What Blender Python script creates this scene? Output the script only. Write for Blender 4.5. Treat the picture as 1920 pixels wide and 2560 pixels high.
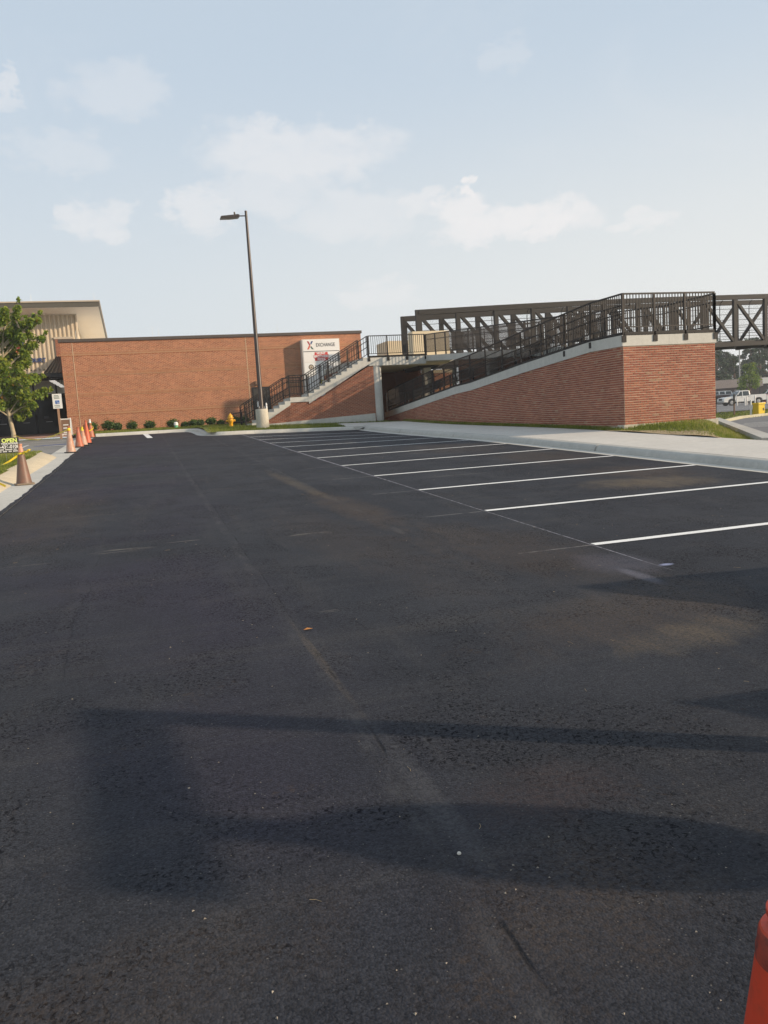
import bpy, math, random
import numpy as np
from mathutils import Vector, Matrix

random.seed(7)
rng = np.random.default_rng(7)
scene = bpy.context.scene
for o in list(bpy.data.objects):
    bpy.data.objects.remove(o)
COL = scene.collection
R = math.radians

# ------------------------------------------------------------------ camera
CAM_H = 1.726
cam_d = bpy.data.cameras.new('camera')
cam = bpy.data.objects.new('camera', cam_d)
COL.objects.link(cam)
_r = Vector((0.95529662, -0.28903038, -0.06220778))
_u = Vector((0.09306616, 0.09426768, 0.99118732))
_f = Vector((0.28061906, 0.95266733, -0.11695255))
mw = Matrix((_r, _u, -_f)).transposed().to_4x4()
mw.translation = (0, 0, CAM_H)
cam.matrix_world = mw
cam_d.sensor_fit = 'VERTICAL'
cam_d.sensor_height = 36.0
cam_d.lens = 36.0 * 1985.8 / 2560.0
cam_d.clip_start = 0.05
cam_d.clip_end = 5000
scene.camera = cam

# ------------------------------------------------------------------ sky
SUN_AZ = 119.5      # clockwise from +Y
SUN_EL = 20.0
world = bpy.data.worlds.new('World')
scene.world = world
world.use_nodes = True
wt = world.node_tree
for n in list(wt.nodes):
    wt.nodes.remove(n)


class NT:
    """small helper round a node tree"""
    def __init__(self, tree):
        self.t = tree

    def node(self, typ, **props):
        n = self.t.nodes.new(typ)
        for k, v in props.items():
            setattr(n, k, v)
        return n

    def put(self, sock, v):
        if isinstance(v, bpy.types.NodeSocket):
            self.t.links.new(v, sock)
        elif v is not None:
            if hasattr(sock.default_value, '__len__') and not hasattr(v, '__len__'):
                v = (v, v, v) if len(sock.default_value) == 3 else (v, v, v, 1)
            if hasattr(sock.default_value, '__len__') and len(sock.default_value) == 4 and len(v) == 3:
                v = (*v, 1)
            sock.default_value = v

    def math(self, op, a, b=None, c=None, clamp=False):
        n = self.node('ShaderNodeMath', operation=op, use_clamp=clamp)
        self.put(n.inputs[0], a)
        if b is not None:
            self.put(n.inputs[1], b)
        if c is not None:
            self.put(n.inputs[2], c)
        return n.outputs[0]

    def smooth(self, x, lo, hi, a=0.0, b=1.0):
        n = self.node('ShaderNodeMapRange', interpolation_type='SMOOTHSTEP')
        for i, v in enumerate((x, lo, hi, a, b)):
            self.put(n.inputs[i], v)
        return n.outputs[0]

    def noise(self, vec, scale, detail=3, rough=0.55, dist=0.0):
        n = self.node('ShaderNodeTexNoise')
        if vec is not None:
            self.put(n.inputs['Vector'], vec)
        n.inputs['Scale'].default_value = scale
        n.inputs['Detail'].default_value = detail
        n.inputs['Roughness'].default_value = rough
        n.inputs['Distortion'].default_value = dist
        return n.outputs['Fac']

    def voronoi(self, vec, scale, feature='F1', out='Distance'):
        n = self.node('ShaderNodeTexVoronoi', feature=feature)
        self.put(n.inputs['Vector'], vec)
        n.inputs['Scale'].default_value = scale
        return n.outputs[out]

    def mix(self, fac, a, b, blend='MIX'):
        n = self.node('ShaderNodeMix', data_type='RGBA', blend_type=blend)
        self.put(n.inputs[0], fac)
        self.put(n.inputs[6], a)
        self.put(n.inputs[7], b)
        return n.outputs[2]

    def ramp(self, fac, stops):
        n = self.node('ShaderNodeValToRGB')
        self.put(n.inputs[0], fac)
        e = n.color_ramp.elements
        while len(e) < len(stops):
            e.new(0.5)
        for el, (p, c) in zip(e, stops):
            el.position = p
            el.color = (*c, 1) if len(c) == 3 else c
        return n.outputs[0]

    def xyz(self, vec):
        n = self.node('ShaderNodeSeparateXYZ')
        self.put(n.inputs[0], vec)
        return n.outputs

    def comb(self, x, y, z):
        n = self.node('ShaderNodeCombineXYZ')
        for i, v in enumerate((x, y, z)):
            self.put(n.inputs[i], v)
        return n.outputs[0]

    def scalevec(self, vec, s):
        n = self.node('ShaderNodeVectorMath', operation='MULTIPLY')
        self.put(n.inputs[0], vec)
        n.inputs[1].default_value = s
        return n.outputs[0]

    def vmath(self, op, a, b=None):
        n = self.node('ShaderNodeVectorMath', operation=op)
        self.put(n.inputs[0], a)
        if b is not None:
            self.put(n.inputs[1], b)
        return n.outputs['Value'] if op in ('DOT_PRODUCT', 'LENGTH') else n.outputs[0]

    def bump(self, h, strength, dist, normal=None):
        n = self.node('ShaderNodeBump')
        n.inputs['Strength'].default_value = strength
        n.inputs['Distance'].default_value = dist
        self.put(n.inputs['Height'], h)
        if normal is not None:
            self.put(n.inputs['Normal'], normal)
        return n.outputs[0]


W = NT(wt)
sky = W.node('ShaderNodeTexSky', sky_type='NISHITA')
sky.sun_disc = False
sky.sun_elevation = R(SUN_EL)
sky.sun_rotation = R(SUN_AZ)
sky.altitude = 50
sky.air_density = 1.0
sky.dust_density = 4.0
sky.ozone_density = 1.5
tc = W.node('ShaderNodeTexCoord')
dirv = tc.outputs['Generated']
dx, dy, dz = W.xyz(dirv)
az = W.math('ARCTAN2', dx, dy)
el = W.math('ARCSINE', dz)
# a pale veil of haze: thick near the horizon, thinner overhead
veil = W.smooth(el, 0.9, 0.0, 0.80, 0.96)
SKY_HAZE = W.mix(W.smooth(el, 0.10, 0.42), (7.2, 7.8, 8.2), (6.0, 7.05, 8.15))
col = W.mix(veil, sky.outputs[0], SKY_HAZE)
# brighter, warmer haze low on the side of the sun
cosun = W.math('COSINE', W.math('SUBTRACT', az, R(75)))
glow = W.math('MULTIPLY', W.smooth(cosun, 0.1, 1.0), W.smooth(el, 0.45, 0.0))
col = W.mix(W.math('MULTIPLY', glow, 0.9), col, (8.75, 8.75, 8.45))
# clouds: soft cumulus remnants, broken by noise
cvec = W.comb(az, W.math('MULTIPLY', el, 1.5), 0.0)
wn = W.node('ShaderNodeTexNoise')
W.put(wn.inputs['Vector'], cvec)
wn.inputs['Scale'].default_value = 22.0
wn.inputs['Detail'].default_value = 6
wn.inputs['Roughness'].default_value = 0.62
warp = W.vmath('MULTIPLY', W.vmath('SUBTRACT', wn.outputs['Color'], (0.5, 0.5, 0.5)), (0.13, 0.075, 0.0))
pv = W.vmath('ADD', W.comb(az, el, 0.0), warp)
soft = W.noise(cvec, 14.0, 4, 0.6)
CLOUDS = [(0.213, 0.312, 0.135, 0.036, .62), (0.175, 0.272, 0.085, 0.028, .45), (0.467, 0.220, 0.11, 0.024, .95), (0.405, 0.238, 0.04, 0.03, .9), (0.608, 0.202, 0.034, 0.014, .6),
          (0.089, 0.250, 0.042, 0.032, .6), (-0.023, 0.240, 0.044, 0.026, .6), (0.007, 0.373, 0.066, 0.032, .32), (-0.060, 0.312, 0.062, 0.030, .28),
          (0.350, 0.254, 0.034, 0.020, .6), (0.293, 0.150, 0.05, 0.018, .4), (0.413, 0.262, 0.013, 0.011, 1.0), (0.461, 0.390, 0.030, 0.022, .22), (-0.111, 0.366, 0.02, 0.018, .5), (0.275, 0.240, 0.09, 0.034, .42),
          (1.2, 0.30, .16, .05, .8), (1.9, 0.22, .2, .05, .8), (2.8, 0.35, .2, .06, .7), (-0.7, 0.28, .15, .05, .7), (-1.5, 0.33, .2, .06, .7), (-2.4, 0.25, .2, .05, .7)]
tot = None
for (a0, e0, wa, we, amp) in CLOUDS:
    dvec = W.vmath('MULTIPLY', W.vmath('SUBTRACT', pv, (a0, e0, 0.0)), (1 / wa, 1 / we, 0.0))
    m_ = W.smooth(W.vmath('DOT_PRODUCT', dvec, dvec), 1.25, 0.25, 0.0, amp)
    tot = m_ if tot is None else W.math('MAXIMUM', tot, m_)
tot = W.math('MULTIPLY', tot, W.smooth(soft, 0.25, 0.55, 0.45, 1.0))
wisp = W.math('MULTIPLY', W.smooth(W.noise(cvec, 3.5, 5, 0.6, 0.6), 0.5, 0.85), 0.28)
tot = W.math('MAXIMUM', tot, wisp)
col = W.mix(W.math('MULTIPLY', tot, 0.85), col, (8.9, 8.75, 8.75))
bg = W.node('ShaderNodeBackground')
bg.inputs['Strength'].default_value = 0.1
wt.links.new(col, bg.inputs['Color'])
wo = W.node('ShaderNodeOutputWorld')
wt.links.new(bg.outputs[0], wo.inputs['Surface'])

# ------------------------------------------------------------------ sun
sun_d = bpy.data.lights.new('sun', 'SUN')
sun_d.energy = 5.0
sun_d.angle = R(1.1)
sun_d.color = (1.0, 0.80, 0.58)
sun = bpy.data.objects.new('sun', sun_d)
COL.objects.link(sun)
to_sun = Vector((math.sin(R(SUN_AZ)) * math.cos(R(SUN_EL)), math.cos(R(SUN_AZ)) * math.cos(R(SUN_EL)), math.sin(R(SUN_EL))))
sun.rotation_euler = to_sun.to_track_quat('Z', 'Y').to_euler()
sun.location = (40, -30, 30)
vs = scene.view_settings
vs.view_transform = 'Standard'
vs.look = 'None'
vs.exposure = 0.0
vs.gamma = 1.0
vs.use_curve_mapping = False
scene.cycles.max_bounces = 6
scene.cycles.transparent_max_bounces = 8

# ------------------------------------------------------------------ mesh helpers
class MB:
    def __init__(self):
        self.v, self.f, self.mi, self.tone = [], [], [], []

    def poly(self, pts, t=None):
        n = len(self.v)
        self.v += [tuple(p) for p in pts]
        self.f.append(tuple(range(n, n + len(pts))))
        self.tone.append(t if t is not None else 0.5)

    def faces(self, vs_, fs, t=None):
        n = len(self.v)
        self.v += [tuple(p) for p in vs_]
        for f in fs:
            self.f.append(tuple(i + n for i in f))
            self.tone.append(t if t is not None else 0.5)

    def box(self, x0, x1, y0, y1, z0, z1, t=None):
        self.faces([(x0, y0, z0), (x1, y0, z0), (x1, y1, z0), (x0, y1, z0), (x0, y0, z1), (x1, y0, z1), (x1, y1, z1), (x0, y1, z1)],
                   [(0, 3, 2, 1), (4, 5, 6, 7), (0, 1, 5, 4), (1, 2, 6, 5), (2, 3, 7, 6), (3, 0, 4, 7)], t)

    def bar(self, p0, p1, w, h=None, up=(0, 0, 1)):
        p0, p1 = Vector(p0), Vector(p1)
        h = h or w
        d = (p1 - p0).normalized()
        up = Vector(up)
        if abs(d.dot(up)) > 0.99:
            up = Vector((0, 1, 0))
        s = d.cross(up).normalized()
        u = s.cross(d).normalized()
        vs_ = []
        for p in (p0, p1):
            for a, b in ((-1, -1), (1, -1), (1, 1), (-1, 1)):
                vs_.append(p + s * (a * w / 2) + u * (b * h / 2))
        self.faces(vs_, [(0, 1, 2, 3), (7, 6, 5, 4), (0, 4, 5, 1), (1, 5, 6, 2), (2, 6, 7, 3), (3, 7, 4, 0)])

    def tube(self, pts, rad, n=8, cap=True):
        pts = [Vector(p) for p in pts]
        rads = rad if hasattr(rad, '__len__') else [rad] * len(pts)
        base = len(self.v)
        prev = None
        for i, p in enumerate(pts):
            d = (pts[min(i + 1, len(pts) - 1)] - pts[max(i - 1, 0)]).normalized()
            ref = Vector((0, 0, 1)) if abs(d.z) < 0.9 else Vector((1, 0, 0))
            s = d.cross(ref).normalized()
            u = s.cross(d).normalized()
            for k in range(n):
                a = 2 * math.pi * k / n
                self.v.append(tuple(p + (s * math.cos(a) + u * math.sin(a)) * rads[i]))
        for i in range(len(pts) - 1):
            for k in range(n):
                a, b = base + i * n + k, base + i * n + (k + 1) % n
                self.f.append((a, b, b + n, a + n))
                self.tone.append(0.5)
        if cap:
            self.f.append(tuple(base + k for k in range(n))[::-1])
            self.f.append(tuple(base + (len(pts) - 1) * n + k for k in range(n)))
            self.tone += [0.5, 0.5]

    def lathe(self, prof, n=24, c=(0, 0, 0), cap=True):
        base = len(self.v)
        for r_, z in prof:
            for k in range(n):
                a = 2 * math.pi * k / n
                self.v.append((c[0] + r_ * math.cos(a), c[1] + r_ * math.sin(a), c[2] + z))
        for i in range(len(prof) - 1):
            for k in range(n):
                a, b = base + i * n + k, base + i * n + (k + 1) % n
                self.f.append((a, b, b + n, a + n))
                self.tone.append(0.5)
        if cap:
            self.f.append(tuple(base + k for k in range(n))[::-1])
            self.f.append(tuple(base + (len(prof) - 1) * n + k for k in range(n)))
            self.tone += [0.5, 0.5]

    def prism(self, poly, axis, a, b):
        """extrude a 2D polygon: axis 'Y' poly=(x,z), axis 'X' poly=(y,z), axis 'Z' poly=(x,y)"""
        def P(p, t):
            return {'Y': (p[0], t, p[1]), 'X': (t, p[0], p[1]), 'Z': (p[0], p[1], t)}[axis]
        n = len(poly)
        vs_ = [P(p, a) for p in poly] + [P(p, b) for p in poly]
        fs = [tuple(range(n))[::-1], tuple(range(n, 2 * n))]
        for i in range(n):
            j = (i + 1) % n
            fs.append((i, j, j + n, i + n))
        self.faces(vs_, fs)

    def build(self, name, mat, parent=None, smooth=False, bevel=0.0, tone=False, kind=None):
        me = bpy.data.meshes.new(name)
        me.from_pydata(self.v, [], self.f)
        if tone:
            at_ = me.attributes.new('tone', 'FLOAT', 'FACE')
            at_.data.foreach_set('value', self.tone)
        return finish(name, me, mat, parent, smooth, bevel, kind)


def finish(name, me, mat, parent=None, smooth=False, bevel=0.0, kind=None):
    import bmesh
    bm = bmesh.new()
    bm.from_mesh(me)
    bmesh.ops.recalc_face_normals(bm, faces=bm.faces)
    if bevel:
        bmesh.ops.remove_doubles(bm, verts=bm.verts, dist=1e-5)
        bmesh.ops.bevel(bm, geom=[e for e in bm.edges if len(e.link_faces) == 2 and e.calc_face_angle(0) > 0.5], offset=bevel, segments=2, affect='EDGES', profile=0.6)
    bm.to_mesh(me)
    bm.free()
    if smooth:
        for p in me.polygons:
            p.use_smooth = True
        try:
            me.set_sharp_from_angle(angle=R(40))
        except Exception:
            pass
    if mat is not None:
        me.materials.append(mat)
    o = bpy.data.objects.new(name, me)
    COL.objects.link(o)
    if parent is not None:
        o.parent = parent
    if kind:
        o['kind'] = kind
    return o


def raw_mesh(name, verts, faces, mat, parent=None, tones=None, kind=None):
    """large meshes straight from numpy arrays (all faces the same size)"""
    me = bpy.data.meshes.new(name)
    nv, nf, k = len(verts), len(faces), faces.shape[1]
    me.vertices.add(nv)
    me.vertices.foreach_set('co', np.asarray(verts, dtype=np.float32).ravel())
    me.loops.add(nf * k)
    me.loops.foreach_set('vertex_index', np.asarray(faces, dtype=np.int32).ravel())
    me.polygons.add(nf)
    me.polygons.foreach_set('loop_start', np.arange(0, nf * k, k, dtype=np.int32))
    me.polygons.foreach_set('loop_total', np.full(nf, k, dtype=np.int32))
    me.update(calc_edges=True)
    if tones is not None:
        a = me.attributes.new('tone', 'FLOAT', 'FACE')
        a.data.foreach_set('value', np.asarray(tones, dtype=np.float32))
    me.materials.append(mat)
    o = bpy.data.objects.new(name, me)
    COL.objects.link(o)
    if parent is not None:
        o.parent = parent
    if kind:
        o['kind'] = kind
    return o


def tag(o, label=None, cat=None, group=None, kind=None):
    if label:
        o['label'] = label
    if cat:
        o['category'] = cat
    if group:
        o['group'] = group
    if kind:
        o['kind'] = kind
    return o


def thing(name, label, cat, loc=(0, 0, 0), rz=0.0, group=None):
    o = bpy.data.objects.new(name, None)
    o.location = loc
    o.rotation_euler = (0, 0, rz)
    o.empty_display_size = 0.2
    COL.objects.link(o)
    return tag(o, label, cat, group)


def inst(name, me, loc, parent, rot=(0, 0, 0), scale=(1, 1, 1)):
    o = bpy.data.objects.new(name, me)
    o.location = loc
    o.rotation_euler = rot
    o.scale = scale
    COL.objects.link(o)
    o.parent = parent
    return o


def copy_tree(root, loc, rz, label):
    c = root.copy()
    COL.objects.link(c)
    c.location = loc
    c.rotation_euler = (0, 0, rz)
    c['label'] = label
    for ch in root.children:
        k = ch.copy()
        COL.objects.link(k)
        k.parent = c
        for g in ch.children:
            gg = g.copy()
            COL.objects.link(gg)
            gg.parent = k
    return c


def lettering(name, body, size, loc, mat, parent, align='CENTER', ext=0.006, stretch=1.0, bold=0.0, rot=(R(90), 0, 0), shear=0.0):
    cu = bpy.data.curves.new(name, 'FONT')
    cu.body = body
    cu.size = size
    cu.align_x = align
    cu.align_y = 'CENTER'
    cu.extrude = ext
    cu.offset = bold
    cu.shear = shear
    t = bpy.data.objects.new(name + '_curve', cu)
    COL.objects.link(t)
    bpy.context.view_layer.update()
    me = bpy.data.meshes.new_from_object(t)
    bpy.data.objects.remove(t)
    me.name = name
    me.materials.clear()
    me.materials.append(mat)
    o = bpy.data.objects.new(name, me)
    o.location = loc
    o.rotation_euler = rot
    o.scale = (stretch, 1, 1)
    COL.objects.link(o)
    o.parent = parent
    return o

# ------------------------------------------------------------------ materials
def newmat(name):
    m = bpy.data.materials.new(name)
    m.use_nodes = True
    t = NT(m.node_tree)
    b = m.node_tree.nodes['Principled BSDF']
    g = t.node('ShaderNodeNewGeometry')
    return m, t, b, g.outputs['Position']


def plain(name, c, rough=0.7, var=0.15, scale=4.0, bump=0.0, bscale=40.0, metal=0.0, fine=0.0, spec=0.5):
    m, t, b, pos = newmat(name)
    n1 = t.noise(pos, scale, 4, 0.6)
    f = t.math('MULTIPLY_ADD', t.math('SUBTRACT', n1, 0.5), var * 2.4, 1.0)
    if fine:
        n2 = t.noise(pos, bscale, 3, 0.6)
        f = t.math('MULTIPLY', f, t.math('MULTIPLY_ADD', t.math('SUBTRACT', n2, 0.5), fine * 2.4, 1.0))
    cc = t.mix(1.0, c, t.comb(f, f, f), 'MULTIPLY')
    t.put(b.inputs['Base Color'], cc)
    b.inputs['Roughness'].default_value = rough
    b.inputs['Metallic'].default_value = metal
    b.inputs['Specular IOR Level'].default_value = spec
    if bump:
        t.put(b.inputs['Normal'], t.bump(t.noise(pos, bscale, 4, 0.6), bump, 0.01))
    return m


def brick_tex(name, c1, c2, cm, bw=0.203, rh=0.0677, mortar=0.009, blotch=0.25):
    """running bond on any axis-aligned wall, laid out in metres"""
    m, t, b, pos = newmat(name)
    g = t.node('ShaderNodeNewGeometry')
    nx, ny, nz_ = t.xyz(g.outputs['True Normal'])
    x, y, z = t.xyz(pos)
    u = t.math('ADD', t.math('MULTIPLY', x, t.math('ABSOLUTE', ny)), t.math('MULTIPLY', y, t.math('ABSOLUTE', nx)))
    br = t.node('ShaderNodeTexBrick')
    t.put(br.inputs['Vector'], t.comb(u, z, 0.0))
    t.put(br.inputs['Color1'], c1)
    t.put(br.inputs['Color2'], c2)
    t.put(br.inputs['Mortar'], cm)
    br.inputs['Scale'].default_value = 1.0
    br.inputs['Mortar Size'].default_value = mortar
    br.inputs['Mortar Smooth'].default_value = 0.2
    br.inputs['Bias'].default_value = 0.0
    br.inputs['Brick Width'].default_value = bw
    br.inputs['Row Height'].default_value = rh
    br.offset = 0.5
    n1 = t.noise(t.comb(u, z, 0.0), 0.9, 5, 0.65)
    n2 = t.noise(t.comb(t.math('MULTIPLY', u, 2.2), t.math('MULTIPLY', z, 7.0), 0.0), 2.2, 3, 0.7)
    f = t.math('MULTIPLY_ADD', t.math('SUBTRACT', n1, 0.5), blotch * 2, 1.0)
    f = t.math('MULTIPLY', f, t.math('MULTIPLY_ADD', t.math('SUBTRACT', n2, 0.5), blotch * 2.6, 1.0))
    t.put(b.inputs['Base Color'], t.mix(1.0, br.outputs['Color'], t.comb(f, f, f), 'MULTIPLY'))
    b.inputs['Roughness'].default_value = 0.9
    b.inputs['Specular IOR Level'].default_value = 0.2
    t.put(b.inputs['Normal'], t.bump(t.math('SUBTRACT', 1.0, br.outputs['Fac']), 0.8, 0.006))
    return m


def brick_piece(name, attr):
    m, t, b, pos = newmat(name)
    if attr:
        a = t.node('ShaderNodeAttribute', attribute_name='tone')
        fac = a.outputs['Fac']
    else:
        fac = t.node('ShaderNodeObjectInfo').outputs['Random']
    c = t.ramp(fac, [(0.0, (0.245, 0.082, 0.055)), (0.5, (0.305, 0.110, 0.070)), (0.97, (0.355, 0.138, 0.085)), (0.98, (0.33, 0.19, 0.125)), (1.0, (0.34, 0.20, 0.13))])
    n1 = t.noise(pos, 30, 4, 0.7)
    n2 = t.noise(pos, 0.8, 4, 0.6)
    f = t.math('MULTIPLY', t.math('MULTIPLY_ADD', t.math('SUBTRACT', n1, 0.5), 0.5, 1.0), t.math('MULTIPLY_ADD', t.math('SUBTRACT', n2, 0.5), 0.7, 1.0))
    c = t.mix(1.0, c, t.comb(f, f, f), 'MULTIPLY')
    # mortar smears and efflorescence
    sm = t.math('MULTIPLY', t.smooth(t.noise(pos, 2.4, 5, 0.7), 0.58, 0.75), 0.35)
    c = t.mix(sm, c, (0.38, 0.24, 0.17))
    t.put(b.inputs['Base Color'], c)
    b.inputs['Roughness'].default_value = 0.92
    b.inputs['Specular IOR Level'].default_value = 0.2
    t.put(b.inputs['Normal'], t.bump(n1, 0.4, 0.004))
    return m


def concrete(name, c, stain=0.35, joint=False):
    m, t, b, pos = newmat(name)
    n1 = t.noise(pos, 0.7, 5, 0.65)
    n2 = t.noise(pos, 6, 5, 0.7)
    n3 = t.noise(pos, 90, 2, 0.6)
    x, y, z = t.xyz(pos)
    drip = t.noise(t.comb(t.math('MULTIPLY', x, 9), t.math('MULTIPLY', y, 9), t.math('MULTIPLY', z, 0.7)), 1.0, 4, 0.6)
    f = t.math('MULTIPLY', t.math('MULTIPLY_ADD', t.math('SUBTRACT', n1, 0.5), stain * 1.6, 1.0), t.math('MULTIPLY_ADD', t.math('SUBTRACT', n2, 0.5), stain, 1.0))
    f = t.math('MULTIPLY', f, t.math('MULTIPLY_ADD', t.math('SUBTRACT', n3, 0.5), 0.3, 1.0))
    f = t.math('MULTIPLY', f, t.math('MULTIPLY_ADD', t.math('SUBTRACT', drip, 0.5), stain * 0.9, 1.0))
    t.put(b.inputs['Base Color'], t.mix(1.0, c, t.comb(f, f, f), 'MULTIPLY'))
    b.inputs['Roughness'].default_value = 0.9
    b.inputs['Specular IOR Level'].default_value = 0.25
    t.put(b.inputs['Normal'], t.bump(t.math('ADD', n3, t.math('MULTIPLY', n2, 0.6)), 0.25, 0.006))
    return m


def leafmat(name, stops, trans=0.35):
    m, t, b, pos = newmat(name)
    a = t.node('ShaderNodeAttribute', attribute_name='tone')
    c = t.ramp(a.outputs['Fac'], stops)
    t.put(b.inputs['Base Color'], c)
    b.inputs['Roughness'].default_value = 0.55
    b.inputs['Specular IOR Level'].default_value = 0.35
    tr = t.node('ShaderNodeBsdfTranslucent')
    t.put(tr.inputs['Color'], c)
    mx = t.node('ShaderNodeMixShader')
    mx.inputs[0].default_value = trans
    t.t.links.new(b.outputs[0], mx.inputs[1])
    t.t.links.new(tr.outputs[0], mx.inputs[2])
    out = [n for n in t.t.nodes if n.type == 'OUTPUT_MATERIAL'][0]
    t.t.links.new(mx.outputs[0], out.inputs['Surface'])
    return m


LOT_OX, LOT_OY, STALL = 4.418, 7.299, 2.743


def asphalt_new():
    m, t, b, pos = newmat('fresh_asphalt')
    x, y, z = t.xyz(pos)
    flat = t.comb(x, y, 0.0)
    big = t.noise(flat, 0.55, 7, 0.66, 0.6)
    mid = t.noise(flat, 2.2, 5, 0.65)
    grain = t.noise(flat, 130, 3, 0.75)
    stone = t.voronoi(flat, 105)
    stone_c = t.voronoi(flat, 105, out='Color')
    sr, sg, sb = t.xyz(stone_c)
    pit = t.voronoi(flat, 42)
    c = t.ramp(big, [(0.25, (0.0205, 0.0222, 0.0280)), (0.5, (0.0290, 0.0310, 0.0378)), (0.75, (0.043, 0.0445, 0.0505))])
    # purple-blue cast of fresh bitumen along the lane, browner where soil was tracked in
    lane = t.math('MULTIPLY', t.smooth(x, 1.6, 0.2), t.smooth(t.noise(flat, 0.22, 3, 0.5), 0.42, 0.6))
    c = t.mix(t.math('MULTIPLY', lane, 0.75), c, (0.0310, 0.0285, 0.0430))
    streak = t.noise(t.comb(t.math('MULTIPLY', x, 1.0), t.math('MULTIPLY', y, 0.12), 3.0), 2.0, 5, 0.65)
    cross = t.noise(t.comb(t.math('MULTIPLY', x, 0.12), t.math('MULTIPLY', y, 1.5), 7.0), 1.5, 4, 0.65)
    c = t.mix(t.math('MULTIPLY', t.smooth(cross, 0.50, 0.72), 0.3), c, (0.062, 0.059, 0.058))
    c = t.mix(t.math('MULTIPLY', t.smooth(streak, 0.52, 0.72), 0.40), c, (0.056, 0.054, 0.055))
    c = t.mix(t.math('MULTIPLY', t.smooth(streak, 0.46, 0.30), 0.4), c, (0.024, 0.024, 0.029))
    # the aggregate
    gf = t.math('MULTIPLY_ADD', t.math('SUBTRACT', grain, 0.5), 1.1, 1.0)
    gf = t.math('MULTIPLY', gf, t.math('MULTIPLY_ADD', t.math('SUBTRACT', sr, 0.5), 0.7, 1.0))
    c = t.mix(1.0, c, t.comb(gf, gf, gf), 'MULTIPLY')
    # coarse open patches: black pits between stones
    coarse = t.smooth(t.noise(flat, 0.9, 6, 0.7, 0.8), 0.44, 0.60, 0.06, 1.0)
    crumb = t.noise(flat, 44, 4, 0.6, 1.0)
    pits = t.math('MULTIPLY', coarse, t.smooth(crumb, 0.475, 0.38))
    c = t.mix(t.math('MULTIPLY', pits, 0.6), c, (0.006, 0.006, 0.007))
    rise = t.math('MULTIPLY', coarse, t.smooth(crumb, 0.60, 0.72))
    c = t.mix(t.math('MULTIPLY', rise, 0.5), c, (0.080, 0.078, 0.078))
    rust = t.math('MULTIPLY', t.smooth(t.noise(flat, 1.7, 5, 0.7, 0.5), 0.55, 0.72), t.smooth(t.noise(flat, 24, 4, 0.7), 0.48, 0.66))
    c = t.mix(t.math('MULTIPLY', rust, 0.55), c, (0.075, 0.050, 0.032))
    # bright single chips
    chip = t.math('MULTIPLY', t.math('GREATER_THAN', sg, 0.985), t.smooth(stone, 0.45, 0.2))
    c = t.mix(t.math('MULTIPLY', chip, 0.5), c, (0.20, 0.185, 0.165))

    def blob(cx, cy, rx, ry, ang=0.0):
        n = t.node('ShaderNodeMapping', vector_type='TEXTURE')
        t.put(n.inputs['Vector'], flat)
        n.inputs['Location'].default_value = (cx, cy, 0)
        n.inputs['Rotation'].default_value = (0, 0, ang)
        n.inputs['Scale'].default_value = (rx, ry, 1)
        return t.math('SUBTRACT', 1.0, t.vmath('DOT_PRODUCT', n.outputs[0], n.outputs[0]))
    dustn = t.noise(t.comb(x, t.math('MULTIPLY', y, 0.45), 0.0), 3.4, 8, 0.78, 0.5)
    soil = (0.105, 0.074, 0.050)
    sand = (0.20, 0.155, 0.10)
    for (cx, cy, rx, ry, ang, colr, amp, lo) in [
            (7.9, 11.2, 1.5, 1.0, -0.2, sand, 0.75, 0.15), (8.6, 12.6, 1.2, 1.6, 0.2, soil, 0.6, 0.1), (8.8, 16.5, 1.4, 2.5, 0, soil, 0.55, 0.1), (8.3, 21.0, 1.6, 3.0, 0, soil, 0.4, 0.1),
            (3.6, 7.6, 1.0, 2.6, 0.15, soil, 0.42, 0.1), (3.4, 5.0, 1.6, 0.8, 0.3, soil, 0.48, 0.1), (3.4, 4.4, 1.0, 0.35, 0.2, sand, 0.4, 0.2), (2.9, 11.5, 0.5, 3.0, 0.05, soil, 0.6, 0.1), (2.75, 15.5, 0.22, 4.0, 0.03, sand, 0.45, 0.15),
            (-1.6, 14, 1.2, 5, 0.0, soil, 0.42, 0.1), (1.2, 2.2, 0.8, 0.5, 0.4, soil, 0.32, 0.1), (1.5, 2.9, 0.5, 0.35, 0, (0.075, 0.05, 0.045), 0.5, 0.1), (2.2, 9, 0.8, 4, 0.1, soil, 0.25, 0.1), (-0.2, 2.3, 1.2, 0.4, 0.3, soil, 0.25, 0.2),
            (0.97, 5.0, 0.04, 1.3, 0.02, sand, 0.30, 0.1), (1.02, 3.2, 0.09, 1.0, 0.03, (0.075, 0.075, 0.08), 0.7, 0.05)]:
        d = t.math('ADD', blob(cx, cy, rx, ry, ang), t.math('MULTIPLY', t.math('SUBTRACT', dustn, 0.5), 2.2))
        mk = t.math('MULTIPLY', t.smooth(d, lo, 1.25), amp)
        mk = t.math('MULTIPLY', mk, t.math('MULTIPLY_ADD', t.smooth(t.noise(flat, 40, 4, 0.7), 0.35, 0.65), 0.8, 0.2))
        c = t.mix(mk, c, colr)
    # dragged white scrapes
    sl = t.noise(t.comb(t.math('MULTIPLY', x, 1.5), t.math('MULTIPLY', y, 45.0), 2.0), 1.0, 3, 0.7)
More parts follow.
